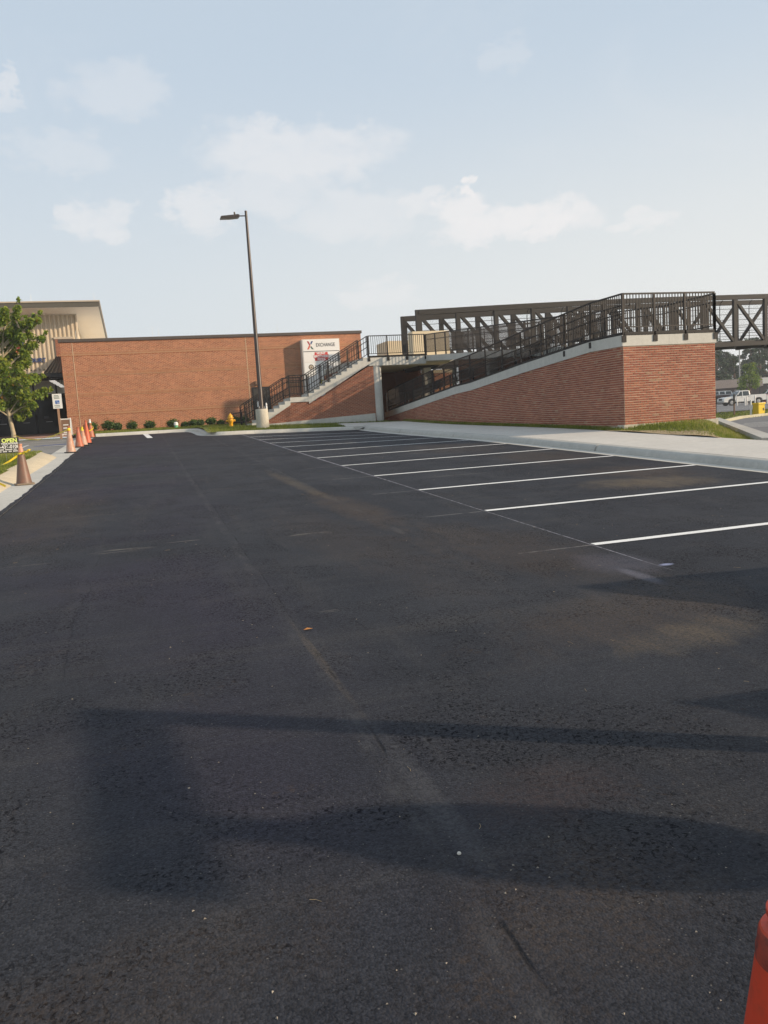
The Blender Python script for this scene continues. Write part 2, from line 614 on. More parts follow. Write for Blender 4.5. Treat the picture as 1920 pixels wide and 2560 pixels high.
    for (cx, cy, rx, ry) in [(-0.35, 9.84, 0.42, 0.16), (1.89, 9.64, 0.33, 0.12), (0.35, 10.05, 0.25, 0.03), (-0.9, 13.2, 0.6, 0.06), (-1.7, 9.5, 0.7, 0.04), (-1.5, 17.5, 0.5, 0.06), (-1.2, 27, 0.5, 0.12), (1.3, 6.1, 0.12, 0.03), (6.2, 14.5, 1.4, 0.05), (7.0, 20.2, 1.6, 0.08)]:
        mk = t.math('MULTIPLY', t.smooth(blob(cx, cy, rx, ry), 0.0, 0.6), t.smooth(sl, 0.52, 0.62))
        c = t.mix(t.math('MULTIPLY', mk, 0.65), c, (0.26, 0.235, 0.20))
    # chalk snap-line along the stall heads and chalked setting-out ticks
    wob = t.math('MULTIPLY', t.math('SUBTRACT', t.noise(flat, 1.2, 2), 0.5), 0.02)
    ln = t.math('ABSOLUTE', t.math('ADD', t.math('SUBTRACT', x, LOT_OX - 0.01), wob))
    wid = t.math('MULTIPLY_ADD', t.smooth(y, 10, 24), 0.025, 0.010)
    mk = t.math('MULTIPLY', t.smooth(t.math('DIVIDE', ln, wid), 1.2, 0.5), t.smooth(y, 5.7, 6.8))
    mk = t.math('MULTIPLY', mk, t.math('MULTIPLY_ADD', t.smooth(t.noise(flat, 7, 4, 0.7), 0.35, 0.6), 0.36, 0.10))
    c = t.mix(mk, c, (0.50, 0.49, 0.55))
    ph = t.math('ABSOLUTE', t.math('SUBTRACT', t.math('PINGPONG', t.math('SUBTRACT', y, LOT_OY), STALL / 2), 0.0))
    tk = t.math('MULTIPLY', t.smooth(ph, 0.022, 0.008), t.math('MULTIPLY', t.math('GREATER_THAN', x, 3.55), t.math('LESS_THAN', x, 4.42)))
    tk = t.math('MULTIPLY', tk, t.math('MULTIPLY', t.math('GREATER_THAN', y, 7.0), t.smooth(t.noise(flat, 5, 3, 0.6), 0.35, 0.6)))
    c = t.mix(t.math('MULTIPLY', tk, 0.4), c, (0.36, 0.34, 0.33))
    # blown spray of blue-white chalk
    for (cx, cy, rx, ry, a_, cl) in [(4.15, 6.45, 0.45, 0.6, .14, (0.26, 0.26, 0.34)), (4.05, 5.95, 0.10, 0.42, .22, (0.34, 0.34, 0.42)), (4.5, 6.18, 0.09, 0.05, .6, (0.45, 0.50, 0.75))]:
        d = t.math('ADD', blob(cx, cy, rx, ry), t.math('MULTIPLY', t.math('SUBTRACT', dustn, 0.5), 1.2))
        c = t.mix(t.math('MULTIPLY', t.smooth(d, 0.0, 1.1), a_), c, cl)
    # paving joints: dark ragged seams along the lanes
    seam = None
    for (sx, wv, amp, y0, y1) in [(0.97, 0.02, 0.8, -10, 60), (-0.66, 0.10, 0.45, 5, 12), (2.95, 0.02, 0.4, 9, 60)]:
        off = t.math('MULTIPLY', t.math('SUBTRACT', t.noise(t.comb(0.0, y, sx), 0.55, 4, 0.6), 0.5), wv * 4)
        dd = t.math('ABSOLUTE', t.math('ADD', t.math('SUBTRACT', x, sx), off))
        s_ = t.math('MULTIPLY', t.smooth(dd, 0.014, 0.002), t.smooth(t.noise(t.comb(x, t.math('MULTIPLY', y, 0.5), sx), 2.2, 5, 0.75), 0.47, 0.62))
        s_ = t.math('MULTIPLY', s_, t.math('MULTIPLY', t.math('GREATER_THAN', y, y0), t.math('LESS_THAN', y, y1)))
        s_ = t.math('MULTIPLY', s_, amp)
        seam = s_ if seam is None else t.math('MAXIMUM', seam, s_)
        hl = t.math('MULTIPLY', t.smooth(t.math('ABSOLUTE', t.math('ADD', t.math('SUBTRACT', x, sx - 0.06), off)), 0.075, 0.01), t.smooth(t.noise(t.comb(x, t.math('MULTIPLY', y, 0.4), 5.0), 3.0, 6, 0.8), 0.44, 0.66, 0.03, 0.42 * (1.0 if sx > 0.5 else 0.35)))
        hl = t.math('MULTIPLY', hl, t.math('MULTIPLY', t.math('GREATER_THAN', y, y0), t.math('LESS_THAN', y, y1)))
        c = t.mix(hl, c, (0.095, 0.094, 0.096))
    c = t.mix(t.math('MULTIPLY', seam, 0.8), c, (0.006, 0.006, 0.007))
    t.put(b.inputs['Base Color'], c)
    b.inputs['Roughness'].default_value = 0.7
    t.put(b.inputs['Specular IOR Level'], t.math('MULTIPLY_ADD', pits, -0.11, 0.12))
    h = t.math('ADD', t.math('MULTIPLY', stone, -0.7), t.math('MULTIPLY', grain, 0.6))
    h = t.math('SUBTRACT', h, t.math('MULTIPLY', pits, 2.2))
    h = t.math('SUBTRACT', h, t.math('MULTIPLY', seam, 1.5))
    n1 = t.bump(h, 0.5, 0.007)
    n2 = t.bump(t.math('ADD', mid, t.math('MULTIPLY', streak, 0.7)), 0.25, 0.02, n1)
    t.put(b.inputs['Normal'], n2)
    return m


M_ASPH = asphalt_new()
M_OLDASPH = plain('worn_asphalt', (0.23, 0.225, 0.215), 0.9, 0.15, 1.2, 0.3, 90, fine=0.2, spec=0.2)
M_FARASPH = plain('far_asphalt', (0.17, 0.17, 0.175), 0.9, 0.12, 0.4, 0, 60, spec=0.2)


def paint_mat(name, c, wear=0.35):
    m, t, b, pos = newmat(name)
    n1 = t.noise(pos, 55, 4, 0.75)
    n2 = t.noise(pos, 3, 4, 0.6)
    k = t.math('MULTIPLY', t.smooth(t.math('ADD', n1, t.math('MULTIPLY', n2, 0.5)), 0.72, 1.0), wear)
    cc = t.mix(k, c, (0.12, 0.12, 0.12))
    t.put(b.inputs['Base Color'], cc)
    b.inputs['Roughness'].default_value = 0.7
    t.put(b.inputs['Normal'], t.bump(n1, 0.3, 0.004))
    return m


M_WHITE = paint_mat('white_road_paint', (0.80, 0.80, 0.78))
M_OLDWHITE = paint_mat('old_road_paint', (0.62, 0.61, 0.58), 0.8)
M_BLUEPAINT = paint_mat('blue_road_paint', (0.08, 0.12, 0.32), 0.8)
M_KERB = concrete('kerb_concrete', (0.43, 0.42, 0.385), 0.3)
M_GUTTER = concrete('gutter_concrete', (0.50, 0.485, 0.44), 0.3)
M_WALK = concrete('walk_concrete', (0.55, 0.525, 0.48), 0.22)
M_ISLAND = concrete('old_kerb_concrete', (0.50, 0.43, 0.31), 0.35)
M_CONC = concrete('cast_concrete', (0.53, 0.52, 0.475), 0.25)
M_CONC_OLD = concrete('stained_concrete', (0.50, 0.465, 0.385), 0.5)
M_CREAM = plain('cream_plaster', (0.62, 0.52, 0.36), 0.85, 0.08, 1.0)
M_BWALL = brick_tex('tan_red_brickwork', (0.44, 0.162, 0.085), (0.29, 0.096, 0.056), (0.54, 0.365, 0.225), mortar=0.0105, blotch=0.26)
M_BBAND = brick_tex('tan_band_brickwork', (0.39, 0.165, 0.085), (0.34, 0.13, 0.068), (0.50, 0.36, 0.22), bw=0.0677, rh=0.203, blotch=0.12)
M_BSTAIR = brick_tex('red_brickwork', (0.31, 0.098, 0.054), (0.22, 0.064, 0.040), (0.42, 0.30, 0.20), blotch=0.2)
M_BRICK_OBJ = brick_piece('brick_single', False)
M_BRICK_MASS = brick_piece('brick_bonded', True)
M_MORTAR = plain('mortar', (0.55, 0.43, 0.32), 0.95, 0.2, 3.0, 0.3, 80, fine=0.15)
M_PAVER = brick_tex('paver_brick', (0.46, 0.27, 0.20), (0.40, 0.22, 0.16), (0.36, 0.28, 0.22), 0.2, 0.1, 0.006)
M_COPING = plain('brown_coping_metal', (0.085, 0.066, 0.055), 0.5, 0.1, 2)
M_RAIL = plain('black_rail_paint', (0.018, 0.016, 0.015), 0.6, 0.1, 5, spec=0.3)
M_RAILBR = plain('bronze_rail_paint', (0.026, 0.021, 0.018), 0.55, 0.12, 5, spec=0.35)
M_TRUSS = plain('bronze_steel_paint', (0.014, 0.012, 0.010), 0.7, 0.12, 1.2, fine=0.08)
M_POLE = plain('dark_bronze_pole', (0.055, 0.042, 0.036), 0.32, 0.1, 3, metal=0.2)
M_METALW = plain('tan_ribbed_metal', (0.62, 0.52, 0.38), 0.55, 0.06, 0.7)
M_SOFFIT = plain('cream_soffit', (0.80, 0.75, 0.65), 0.7, 0.05, 1)
M_FASCIA = plain('olive_fascia', (0.10, 0.090, 0.068), 0.5, 0.08, 1)
M_FASCIATOP = plain('tan_fascia_edge', (0.50, 0.42, 0.32), 0.5, 0.08, 1)
M_BLACK = plain('black_metal', (0.012, 0.012, 0.013), 0.45, 0.1, 3)
M_AWN = plain('black_seam_metal', (0.018, 0.018, 0.019), 0.3, 0.1, 2)
M_SIGNW = plain('sign_white_panel', (0.80, 0.78, 0.75), 0.45, 0.03, 2)
M_SIGNW2 = plain('sign_bright_panel', (0.80, 0.80, 0.78), 0.45, 0.03, 2)
M_SIGNEDGE = plain('sign_edge', (0.70, 0.66, 0.60), 0.5, 0.05, 2)
M_GREYTXT = plain('grey_letters', (0.075, 0.075, 0.08), 0.5, 0.02)
M_RED = plain('sign_red', (0.55, 0.045, 0.04), 0.5, 0.03)
M_DRED = plain('sign_dark_red', (0.36, 0.03, 0.045), 0.5, 0.03)
M_NAVY = plain('sign_blue', (0.030, 0.065, 0.20), 0.5, 0.03)
M_DGREEN = plain('sign_green', (0.05, 0.10, 0.075), 0.5, 0.03)
M_SALMON = plain('sign_coral', (0.60, 0.11, 0.07), 0.5, 0.03)
M_YGREEN = plain('sign_yellow_green', (0.62, 0.60, 0.06), 0.5, 0.03)
M_GREEN2 = plain('sign_leaf_green', (0.06, 0.30, 0.06), 0.5, 0.03)
M_CHAR = plain('sign_charcoal', (0.040, 0.038, 0.036), 0.6, 0.05)
M_LIME = plain('sign_lime', (0.42, 0.60, 0.06), 0.6, 0.04)
M_LIMETXT = plain('sign_lime_letters', (0.74, 0.86, 0.22), 0.6, 0.02)
M_WHITEP = plain('white_plastic', (0.78, 0.78, 0.76), 0.5, 0.04)
M_STEEL = plain('galvanised_steel', (0.36, 0.36, 0.36), 0.4, 0.1, 8, metal=0.7)
M_BROWNPOST = plain('brown_post', (0.20, 0.115, 0.07), 0.6, 0.1, 6)
M_TAPE = plain('yellow_tape', (0.78, 0.56, 0.02), 0.4, 0.08, 12)
M_HYD = plain('yellow_hydrant_paint', (0.72, 0.36, 0.015), 0.4, 0.12, 7, fine=0.1)
M_YBOX = plain('yellow_box_paint', (0.74, 0.52, 0.01), 0.4, 0.06, 4)
M_PVC = plain('green_pipe', (0.12, 0.42, 0.22), 0.5, 0.05)
M_RUBBER = plain('black_rubber', (0.020, 0.020, 0.021), 0.8, 0.2, 10)
M_TIRE = plain('tyre_rubber', (0.018, 0.018, 0.019), 0.85, 0.1, 10)
M_TRUCKW = plain('white_car_paint', (0.78, 0.77, 0.73), 0.25, 0.02, 1)
M_TRUCKD = plain('maroon_car_paint', (0.045, 0.025, 0.028), 0.25, 0.05, 1)
M_TRIM = plain('black_car_trim', (0.02, 0.02, 0.022), 0.5, 0.05, 3)
M_RIM = plain('wheel_rim', (0.42, 0.41, 0.39), 0.35, 0.05, 3, metal=0.6)
M_REDL = plain('tail_lamp', (0.40, 0.02, 0.02), 0.3, 0.02)
M_HEADL = plain('head_lamp', (0.75, 0.75, 0.72), 0.15, 0.02)
M_BARK = plain('pale_bark', (0.40, 0.33, 0.22), 0.9, 0.25, 9, 0.5, 50, fine=0.2)
M_PBARK = plain('pine_bark', (0.16, 0.105, 0.075), 0.95, 0.25, 3)
M_LEAF = leafmat('broad_leaf', [(0.0, (0.030, 0.065, 0.014)), (0.3, (0.090, 0.160, 0.025)), (0.55, (0.185, 0.275, 0.036)), (0.8, (0.290, 0.370, 0.055)), (0.95, (0.36, 0.36, 0.04)), (0.97, (0.20, 0.09, 0.03)), (1.0, (0.26, 0.25, 0.03))], 0.5)
M_SHRUB = leafmat('shrub_leaf', [(0.0, (0.022, 0.046, 0.012)), (0.5, (0.060, 0.115, 0.024)), (1.0, (0.130, 0.195, 0.042))], 0.3)
M_NEEDLE = leafmat('pine_needles', [(0.0, (0.018, 0.042, 0.020)), (0.5, (0.036, 0.075, 0.032)), (1.0, (0.065, 0.115, 0.042))], 0.25)
M_GRASS = leafmat('grass_blades', [(0.0, (0.075, 0.105, 0.014)), (0.4, (0.160, 0.205, 0.026)), (0.75, (0.250, 0.275, 0.045)), (1.0, (0.38, 0.32, 0.14))], 0.4)


def ground_mat(name, g1, g2, soil, k=0.45):
    m, t, b, pos = newmat(name)
    n1 = t.noise(pos, 1.3, 5, 0.65, 0.4)
    n2 = t.noise(pos, 35, 4, 0.7)
    c = t.mix(n2, g1, g2)
    c = t.mix(t.math('MULTIPLY', t.smooth(n1, 0.5, 0.68), k), c, soil)
    t.put(b.inputs['Base Color'], c)
    b.inputs['Roughness'].default_value = 0.95
    b.inputs['Specular IOR Level'].default_value = 0.1
    t.put(b.inputs['Normal'], t.bump(n2, 0.8, 0.03))
    return m


M_LAWN = ground_mat('lawn_turf', (0.085, 0.110, 0.020), (0.21, 0.23, 0.045), (0.32, 0.26, 0.15), 0.55)
M_DIRT = ground_mat('straw_and_soil', (0.34, 0.25, 0.14), (0.48, 0.39, 0.25), (0.22, 0.15, 0.09), 0.6)
M_EARTH = ground_mat('rough_ground', (0.055, 0.080, 0.020), (0.12, 0.14, 0.035), (0.16, 0.13, 0.085), 0.4)


def glassmat(name, c, rough=0.08, spec=0.6):
    m, t, b, pos = newmat(name)
    t.put(b.inputs['Base Color'], c)
    b.inputs['Roughness'].default_value = rough
    b.inputs['Specular IOR Level'].default_value = spec
    return m


M_GLASS = glassmat('dark_store_glass', (0.004, 0.0045, 0.005), 0.1, 0.2)
M_GLASSUP = glassmat('sky_tinted_store_glass', (0.66, 0.74, 0.71), 0.25, 1.0)  # pale base colour paints in the sky reflected by the panes
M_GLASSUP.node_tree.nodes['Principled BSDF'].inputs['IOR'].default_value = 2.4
M_CARGLASS = glassmat('car_glass', (0.035, 0.045, 0.045), 0.06)


def conemat(name, c, dirt, amount, dscale=5.0):
    m, t, b, pos = newmat(name)
    n1 = t.noise(pos, dscale, 5, 0.7)
    n2 = t.noise(pos, 40, 3, 0.7)
    k = t.math('MULTIPLY', t.smooth(t.math('ADD', n1, t.math('MULTIPLY', n2, 0.3)), 0.55, 0.85), amount)
    t.put(b.inputs['Base Color'], t.mix(k, c, dirt))
    b.inputs['Roughness'].default_value = 0.5
    return m


M_CONE = conemat('orange_cone', (0.60, 0.055, 0.020), (0.22, 0.05, 0.025), 0.5, 9)
M_CONE2 = conemat('orange_cone_scuffed', (0.44, 0.105, 0.045), (0.36, 0.19, 0.12), 0.85)
M_CONEFADE = conemat('faded_cone', (0.50, 0.34, 0.26), (0.46, 0.17, 0.07), 0.85, 6)
M_CONEDIRT = conemat('dirty_cone', (0.16, 0.095, 0.065), (0.24, 0.10, 0.06), 0.6, 7)
M_CONE2B = conemat('orange_cone_clean', (0.55, 0.10, 0.035), (0.40, 0.12, 0.06), 0.6)
M_CONEBAND = conemat('scuffed_cone_band', (0.30, 0.045, 0.025), (0.05, 0.02, 0.02), 0.8, 30)
M_CONEPINK = conemat('pinkish_cone', (0.60, 0.30, 0.20), (0.45, 0.15, 0.08), 0.5, 8)

# ------------------------------------------------------------------ ground levels (metres; the lot climbs away from the camera)
SL = 0.0369


def sstep(a, b, x):
    t = min(max((x - a) / (b - a), 0), 1)
    return t * t * (3 - 2 * t)


def lot(x, y):
    tw = -0.026 * (x - 4.4) if x > 4.4 else -0.008 * (x - 4.4)
    return SL * y + tw * sstep(20, 36, y)


def walkz(x, y):
    return lot(10.0, y) + 0.15 + 0.02 * max(x - 10.5, 0)


def lawnz(x, y):
    if x < 2.9 and y > 44.5:
        return lot(x, 44.7) + 0.155 + 0.032 * (y - 44.9)
    a = min(max(y - 38.2, 0), 2.8)
    return lot(x, 38.2) + 0.145 + 0.08 * a + 0.02 * max(y - 41, 0)


def sheet(name, xs, ys, fz, mat, parent=None, keep=None, kind=None):
    m = MB()
    idx = {}
    for i, x in enumerate(xs):
        for j, y in enumerate(ys):
            idx[i, j] = len(m.v)
            m.v.append((x, y, fz(x, y)))
    for i in range(len(xs) - 1):
        for j in range(len(ys) - 1):
            if keep and not keep((xs[i] + xs[i + 1]) / 2, (ys[j] + ys[j + 1]) / 2):
                continue
            m.f.append((idx[i, j], idx[i + 1, j], idx[i + 1, j + 1], idx[i, j + 1]))
            m.tone.append(0.5)
    me = bpy.data.meshes.new(name)
    me.from_pydata(m.v, [], m.f)
    o = finish(name, me, mat, parent)
    # make sure the faces look up
    if o.data.polygons and o.data.polygons[0].normal.z < 0:
        o.data.flip_normals()
    for p in o.data.polygons:
        p.use_smooth = True
    if kind:
        o['kind'] = kind
    return o


def frange(a, b, st):
    n = max(1, int(round((b - a) / st)))
    return [a + (b - a) * i / n for i in range(n + 1)]


def gz(x, y):
    base = lot(x, min(max(y, -40), 52)) - 0.35
    t = sstep(14, 23, x)
    return base * (1 - t) + 0.42 * t


ground = sheet('ground', [-1200, -300, -80, -30, -12, 0, 8, 12, 14, 16, 18, 20, 23, 30, 50, 90, 200, 500, 1200], [-1200, -300, -80, -40, -20, 0, 10, 16, 20, 25, 30, 36, 40, 46, 52, 60, 90, 150, 400, 1200], gz, M_EARTH, kind='structure')

# ------------------------------------------------------------------ the car park
lot_xs = frange(-2.4, 10.0, 0.31)
lot_ys = frange(-8.0, 38.1, 0.6)
parking_lot = sheet('parking_lot', lot_xs, lot_ys, lot, M_ASPH, kind='structure')
lane = sheet('lane_end', frange(-2.4, 2.85, 0.35), frange(38.1, 44.7, 0.6), lot, M_ASPH, parking_lot)
# ragged laid edge of the new asphalt on the gutter
m = MB()
px_, side = None, []
yy = -8.0
while yy < 44.7:
    side.append((-2.41 - 0.045 * abs(math.sin(yy * 1.1) * math.sin(yy * 0.47 + 1)) - random.uniform(0, 0.035), yy))
    yy += 0.16
for a, b in zip(side[:-1], side[1:]):
    m.poly([(a[0], a[1], lot(a[0], a[1]) + 0.006), (-2.35, a[1], lot(-2.35, a[1]) + 0.012), (-2.35, b[1], lot(-2.35, b[1]) + 0.012), (b[0], b[1], lot(b[0], b[1]) + 0.006)])
m.build('asphalt_edge', M_ASPH, parking_lot)


def line_strip(name, x0, y0, x1, y1, w, mat, parent, fz=lot, lift=0.006, step=0.5, jit=0.0):
    m = MB()
    L = math.hypot(x1 - x0, y1 - y0)
    n = max(1, int(L / step))
    ux, uy = (x1 - x0) / L, (y1 - y0) / L
    prev = None
    for i in range(n + 1):
        cx, cy = x0 + (x1 - x0) * i / n, y0 + (y1 - y0) * i / n
        j1, j2 = random.uniform(-jit, jit), random.uniform(-jit, jit)
        a = (cx - uy * (w / 2 + j1), cy + ux * (w / 2 + j1))
        b = (cx + uy * (w / 2 + j2), cy - ux * (w / 2 + j2))
        a = (*a, fz(*a) + lift)
        b = (*b, fz(*b) + lift)
        if prev:
            m.poly([prev[0], prev[1], b, a])
        prev = (a, b)
    o = m.build(name, mat, parent)
    if o.data.polygons[0].normal.z < 0:
        o.data.flip_normals()
    return o


for k in range(11):
    y = LOT_OY + STALL * k
    xr = 9.98 if k < 9 else 9.9
    line_strip('painted_line', LOT_OX, y, xr, y + 0.0, 0.112, M_WHITE, parking_lot, jit=0.004)
line_strip('painted_line', 0.12, 44.4, 0.30, 39.4, 0.26, M_WHITE, parking_lot, jit=0.01)

# gutter + kerb beside the stalls
gutter = sheet('gutter', [10.0, 10.12, 10.25, 10.37], frange(-8, 38.3, 0.6), lambda x, y: lot(10.0, y) + 0.004 - 0.02 * (x - 10), M_GUTTER, kind='structure')
KP = [(10.35, -0.12), (10.36, 0.02), (10.40, 0.10), (10.44, 0.135), (10.50, 0.150), (10.62, 0.150), (10.62, -0.12)]
kerb = bpy.data.objects.new('kerb', None)
COL.objects.link(kerb)
kerb['kind'] = 'structure'
ky = -7.5
ci = 0
while ky < 37.5:
    L = min(3.05, 38.0 - ky)
    m = MB()
    offs = [0, 0.012, -0.006, 0.02, 0.004][ci % 5]
    n = 6
    rows = []
    for i in range(n + 1):
        y = ky + 0.008 + (L - 0.016) * i / n
        rows.append([(x - offs, y, lot(10.0, y) + z) for x, z in KP])
    base = len(m.v)
    for r_ in rows:
        m.v += r_
    k = len(KP)
    for i in range(n):
        for j in range(k):
            a, b = i * k + j, i * k + (j + 1) % k
            m.f.append((a, b, b + k, a + k))
            m.tone.append(.5)
    m.f += [tuple(range(k)), tuple(n * k + j for j in range(k))[::-1]]
    m.tone += [.5, .5]
    m.build('kerb_segment', M_KERB, kerb, smooth=True)
    ky += L
    ci += 1
# pavement of cast panels with tooled joints
walk = sheet('sidewalk', frange(10.6, 13.05, 0.8), frange(-8, 39.0, 0.8), lambda x, y: walkz(x, y) - 0.015, M_KERB, kind='structure')
yy = -7.0
pi_ = 0
while yy < 38.6:
    L = 1.5
    m = MB()
    for (xa, xb) in ((10.635, 13.0),):
        ya, yb = yy + 0.006, yy + L - 0.006
        vs_ = []
        for z0 in (-0.08, 0.0):
            for (x, y) in ((xa, ya), (xb, ya), (xb, yb), (xa, yb)):
                vs_.append((x, y, walkz(x, y) + z0))
        m.faces(vs_, [(0, 3, 2, 1), (4, 5, 6, 7), (0, 1, 5, 4), (1, 2, 6, 5), (2, 3, 7, 6), (3, 0, 4, 7)])
    m.build('paving_panel', M_WALK, walk)
    yy += L
# continuation of the walk towards the camera side, outside the frame on the road side
sheet('sidewalk_corner', frange(13.02, 24, 1.2), frange(-8, 14.0, 1.0), lambda x, y: walkz(min(x, 13.2), y), M_WALK, walk)
# far walk spur in front of the column
sheet('walk_spur', frange(9.6, 13.3, 0.6), frange(38.25, 40.4, 0.5), lambda x, y: lawnz(x, y) + 0.012, M_WALK, walk)

sheet('kerb_corner', frange(9.85, 10.7, 0.2), frange(37.7, 38.7, 0.25), lambda x, y: lot(10.0, y) + 0.012 + 0.14 * sstep(10.0, 10.5, x) + 0.14 * sstep(38.0, 38.4, y) * (1 - sstep(10.0, 10.5, x)), M_KERB, walk)

m = MB()
m.box(9.95, 10.74, 37.95, 39.4, lot(10, 38) - 0.25, lot(10, 38) + 0.160)
m.build('kerb_block', M_KERB, walk, bevel=0.03)
# far kerb: along the lawn and round the nose
FK = [(-2.4, 44.75), (0, 44.75), (1.6, 44.75), (2.3, 44.62), (2.62, 44.2), (2.75, 43.4), (2.80, 41.5), (2.82, 39.6), (2.95, 38.75), (3.3, 38.25), (3.8, 38.1), (6.8, 38.1), (9.6, 38.1), (10.3, 38.1)]


def sweep_kerb(path, name, mat, parent, prof, fz, seg=3.0):
    # prof: (offset to the right-hand/back side, height)
    pts = [Vector((p[0], p[1], 0)) for p in path]
    dense = []
    for a, b in zip(pts[:-1], pts[1:]):
        n = max(1, int((b - a).length / 0.4))
        for i in range(n):
            dense.append(a + (b - a) * i / n)
    dense.append(pts[-1])
    nor = []
    for i in range(len(dense)):
        d = (dense[min(i + 1, len(dense) - 1)] - dense[max(i - 1, 0)]).normalized()
        nor.append(Vector((-d.y, d.x, 0)))
    i = 0
    while i < len(dense) - 1:
        j, L = i, 0
        while j < len(dense) - 1 and L < seg:
            L += (dense[j + 1] - dense[j]).length
            j += 1
        m = MB()
        k = len(prof)
        for q in range(i, j + 1):
            p = dense[q].copy()
            if q == i and i > 0:
                p += (dense[q + 1] - dense[q]).normalized() * 0.012
            for (o_, h_) in prof:
                w = p + nor[q] * o_
                m.v.append((w.x, w.y, fz(p.x, p.y) + h_))
        for q in range(j - i):
            for c_ in range(k):
                a, b = q * k + c_, q * k + (c_ + 1) % k
                m.f.append((a, b, b + k, a + k))
                m.tone.append(.5)
        m.f += [tuple(range(k)), tuple((j - i) * k + c_ for c_ in range(k))[::-1]]
        m.tone += [.5, .5]
        m.build(name, mat, parent, smooth=True)
        i = j


far_kerb = bpy.data.objects.new('far_kerb', None)
COL.objects.link(far_kerb)
far_kerb['kind'] = 'structure'
sweep_kerb(FK, 'kerb_segment', M_GUTTER, far_kerb, [(-0.34, 0.008), (0.0, 0.012), (0.03, 0.12), (0.07, 0.155), (0.22, 0.16), (0.22, -0.2), (-0.34, -0.2)], lot)

# lawn by the building
lawn = sheet('lawn', frange(2.9, 13.3, 0.6), frange(38.3, 50.2, 0.6), lawnz, M_LAWN, kind='structure')
sheet('lawn_strip', frange(-3.6, 2.9, 0.6), frange(44.95, 50.2, 0.6), lawnz, M_LAWN, lawn)

# verge: narrow strip along the ramp wall and the bank round the pier
XD = lambda y: 14.45 + (y - 15.8) * 0.735


def vergez(x, y):
    if y > 20.6 and x < 13.6:
        return walkz(13.0, y) + 0.01 + 0.05 * (x - 13.0)
    e = walkz(13.0, y)
    t = sstep(13.0, 14.3, x)
    top = 1.05 if y > 17 else 1.05 - (17 - y) * 0.09
    s_ = sstep(14.0, 19.6, y)
    z = e + (max(top, e) - e) * t * s_
    xr = XD(y)
    t2 = sstep(xr - 1.7, xr - 0.35, x)
    return z * (1 - t2) + min(z, 0.60) * t2 + 0.02 * math.sin(x * 3.1) * math.cos(y * 2.3)


verge = bpy.data.objects.new('verge', None)
COL.objects.link(verge)
verge['kind'] = 'structure'
m = MB()
ys = frange(14.2, 31, 0.35)
NX = 26
for y in ys:
    for i in range(NX + 1):
        x = 13.0 + (XD(y) - 13.0) * i / NX
        m.v.append((x, y, vergez(x, y)))
for j in range(len(ys) - 1):
    for i in range(NX):
        a = j * (NX + 1) + i
        m.f.append((a, a + 1, a + NX + 2, a + NX + 1))
        m.tone.append(.5)
m.build('verge_turf', M_LAWN, verge, smooth=True)
sheet('verge_edge', [13.0, 13.2, 13.45], frange(31, 40, 0.6), vergez, M_LAWN, verge)
# worn strip of straw and soil next to the paving
m = MB()
prev = None
for i, y in enumerate(frange(14.1, 20.6, 0.12)):
    w = 0.85 * (0.55 + 0.45 * math.sin(y * 2.1) * math.cos(y * 0.9 + 1)) * (1.25 - 0.13 * (y - 14)) + random.uniform(-0.08, 0.08)
    xs_ = [12.96 - random.uniform(0, 0.05), 13.0 + max(w, 0.06)]
    row = [(x, y, vergez(x, y) + 0.022) for x in xs_]
    if prev:
        m.poly([prev[0], prev[1], row[1], row[0]])
    prev = row
m.build('bare_soil', M_DIRT, verge)

# side road and far car park
def flat_poly(name, pts, z, mat, parent=None, kind=None):
    m = MB()
    m.poly([(p[0], p[1], z) for p in pts])
    o = m.build(name, mat, parent)
    if o.data.polygons[0].normal.z < 0:
        o.data.flip_normals()
    if kind:
        o['kind'] = kind
    return o


side_road = flat_poly('side_road', [(13.6, 14.2), (XD(31.5), 31.5), (31.5, 36.2), (40, 41), (62, 49), (95, 55), (95, -30), (13.6, -30)], 0.50, M_FARASPH, kind='structure')
sk = bpy.data.objects.new('road_kerb', None)
COL.objects.link(sk)
sk['kind'] = 'structure'
sweep_kerb([(XD(y) + 0.1, y) for y in (14.3, 18, 22, 26, 30, 31.5)], 'kerb_segment', M_KERB, sk, [(-0.02, -0.12), (0.0, 0.22), (0.05, 0.27), (0.40, 0.27), (0.42, 0.0), (0.42, -0.12)], lambda x, y: 0.5)
sweep_kerb([(XD(31.5) + .1, 31.5), (31.5, 36.4), (40, 41.2), (62, 49.2), (95, 55.2)], 'kerb_segment', plain('faded_yellow_kerb', (0.40, 0.37, 0.25), 0.8, 0.2, 2), sk, [(-0.02, -0.12), (0.0, 0.10), (0.03, 0.13), (0.15, 0.13), (0.17, -0.12)], lambda x, y: 0.5, seg=6)
for i in range(7):
    y0 = 24.2 + i * 0.62
    line_strip('painted_line', 22.0 + i * 0.62, y0 + 1.6, 27.5 + i * 0.9, y0 - 1.2, 0.2, M_OLDWHITE, side_road, fz=lambda x, y: 0.5)
line_strip('painted_line', 17.6, 19.0, 22, 15, 0.12, M_OLDWHITE, side_road, fz=lambda x, y: 0.5)
far_park = flat_poly('far_car_park', [(30, 53), (58, 57), (120, 66), (230, 100), (200, 175), (60, 140), (30, 90)], 0.50, M_FARASPH, kind='structure')
for i in range(6):
    line_strip('painted_line', 56 + i * 6, 86 + i * 1.5, 58.5 + i * 6, 82.5 + i * 1.5, 0.14, M_OLDWHITE, far_park, fz=lambda x, y: 0.5, lift=0.01)
line_strip('painted_line', 45, 62, 75, 72, 0.16, M_OLDWHITE, far_park, fz=lambda x, y: 0.5, lift=0.01)
line_strip('painted_line', 80, 100, 170, 122, 0.9, M_OLDWHITE, far_park, fz=lambda x, y: 0.5, lift=0.01)

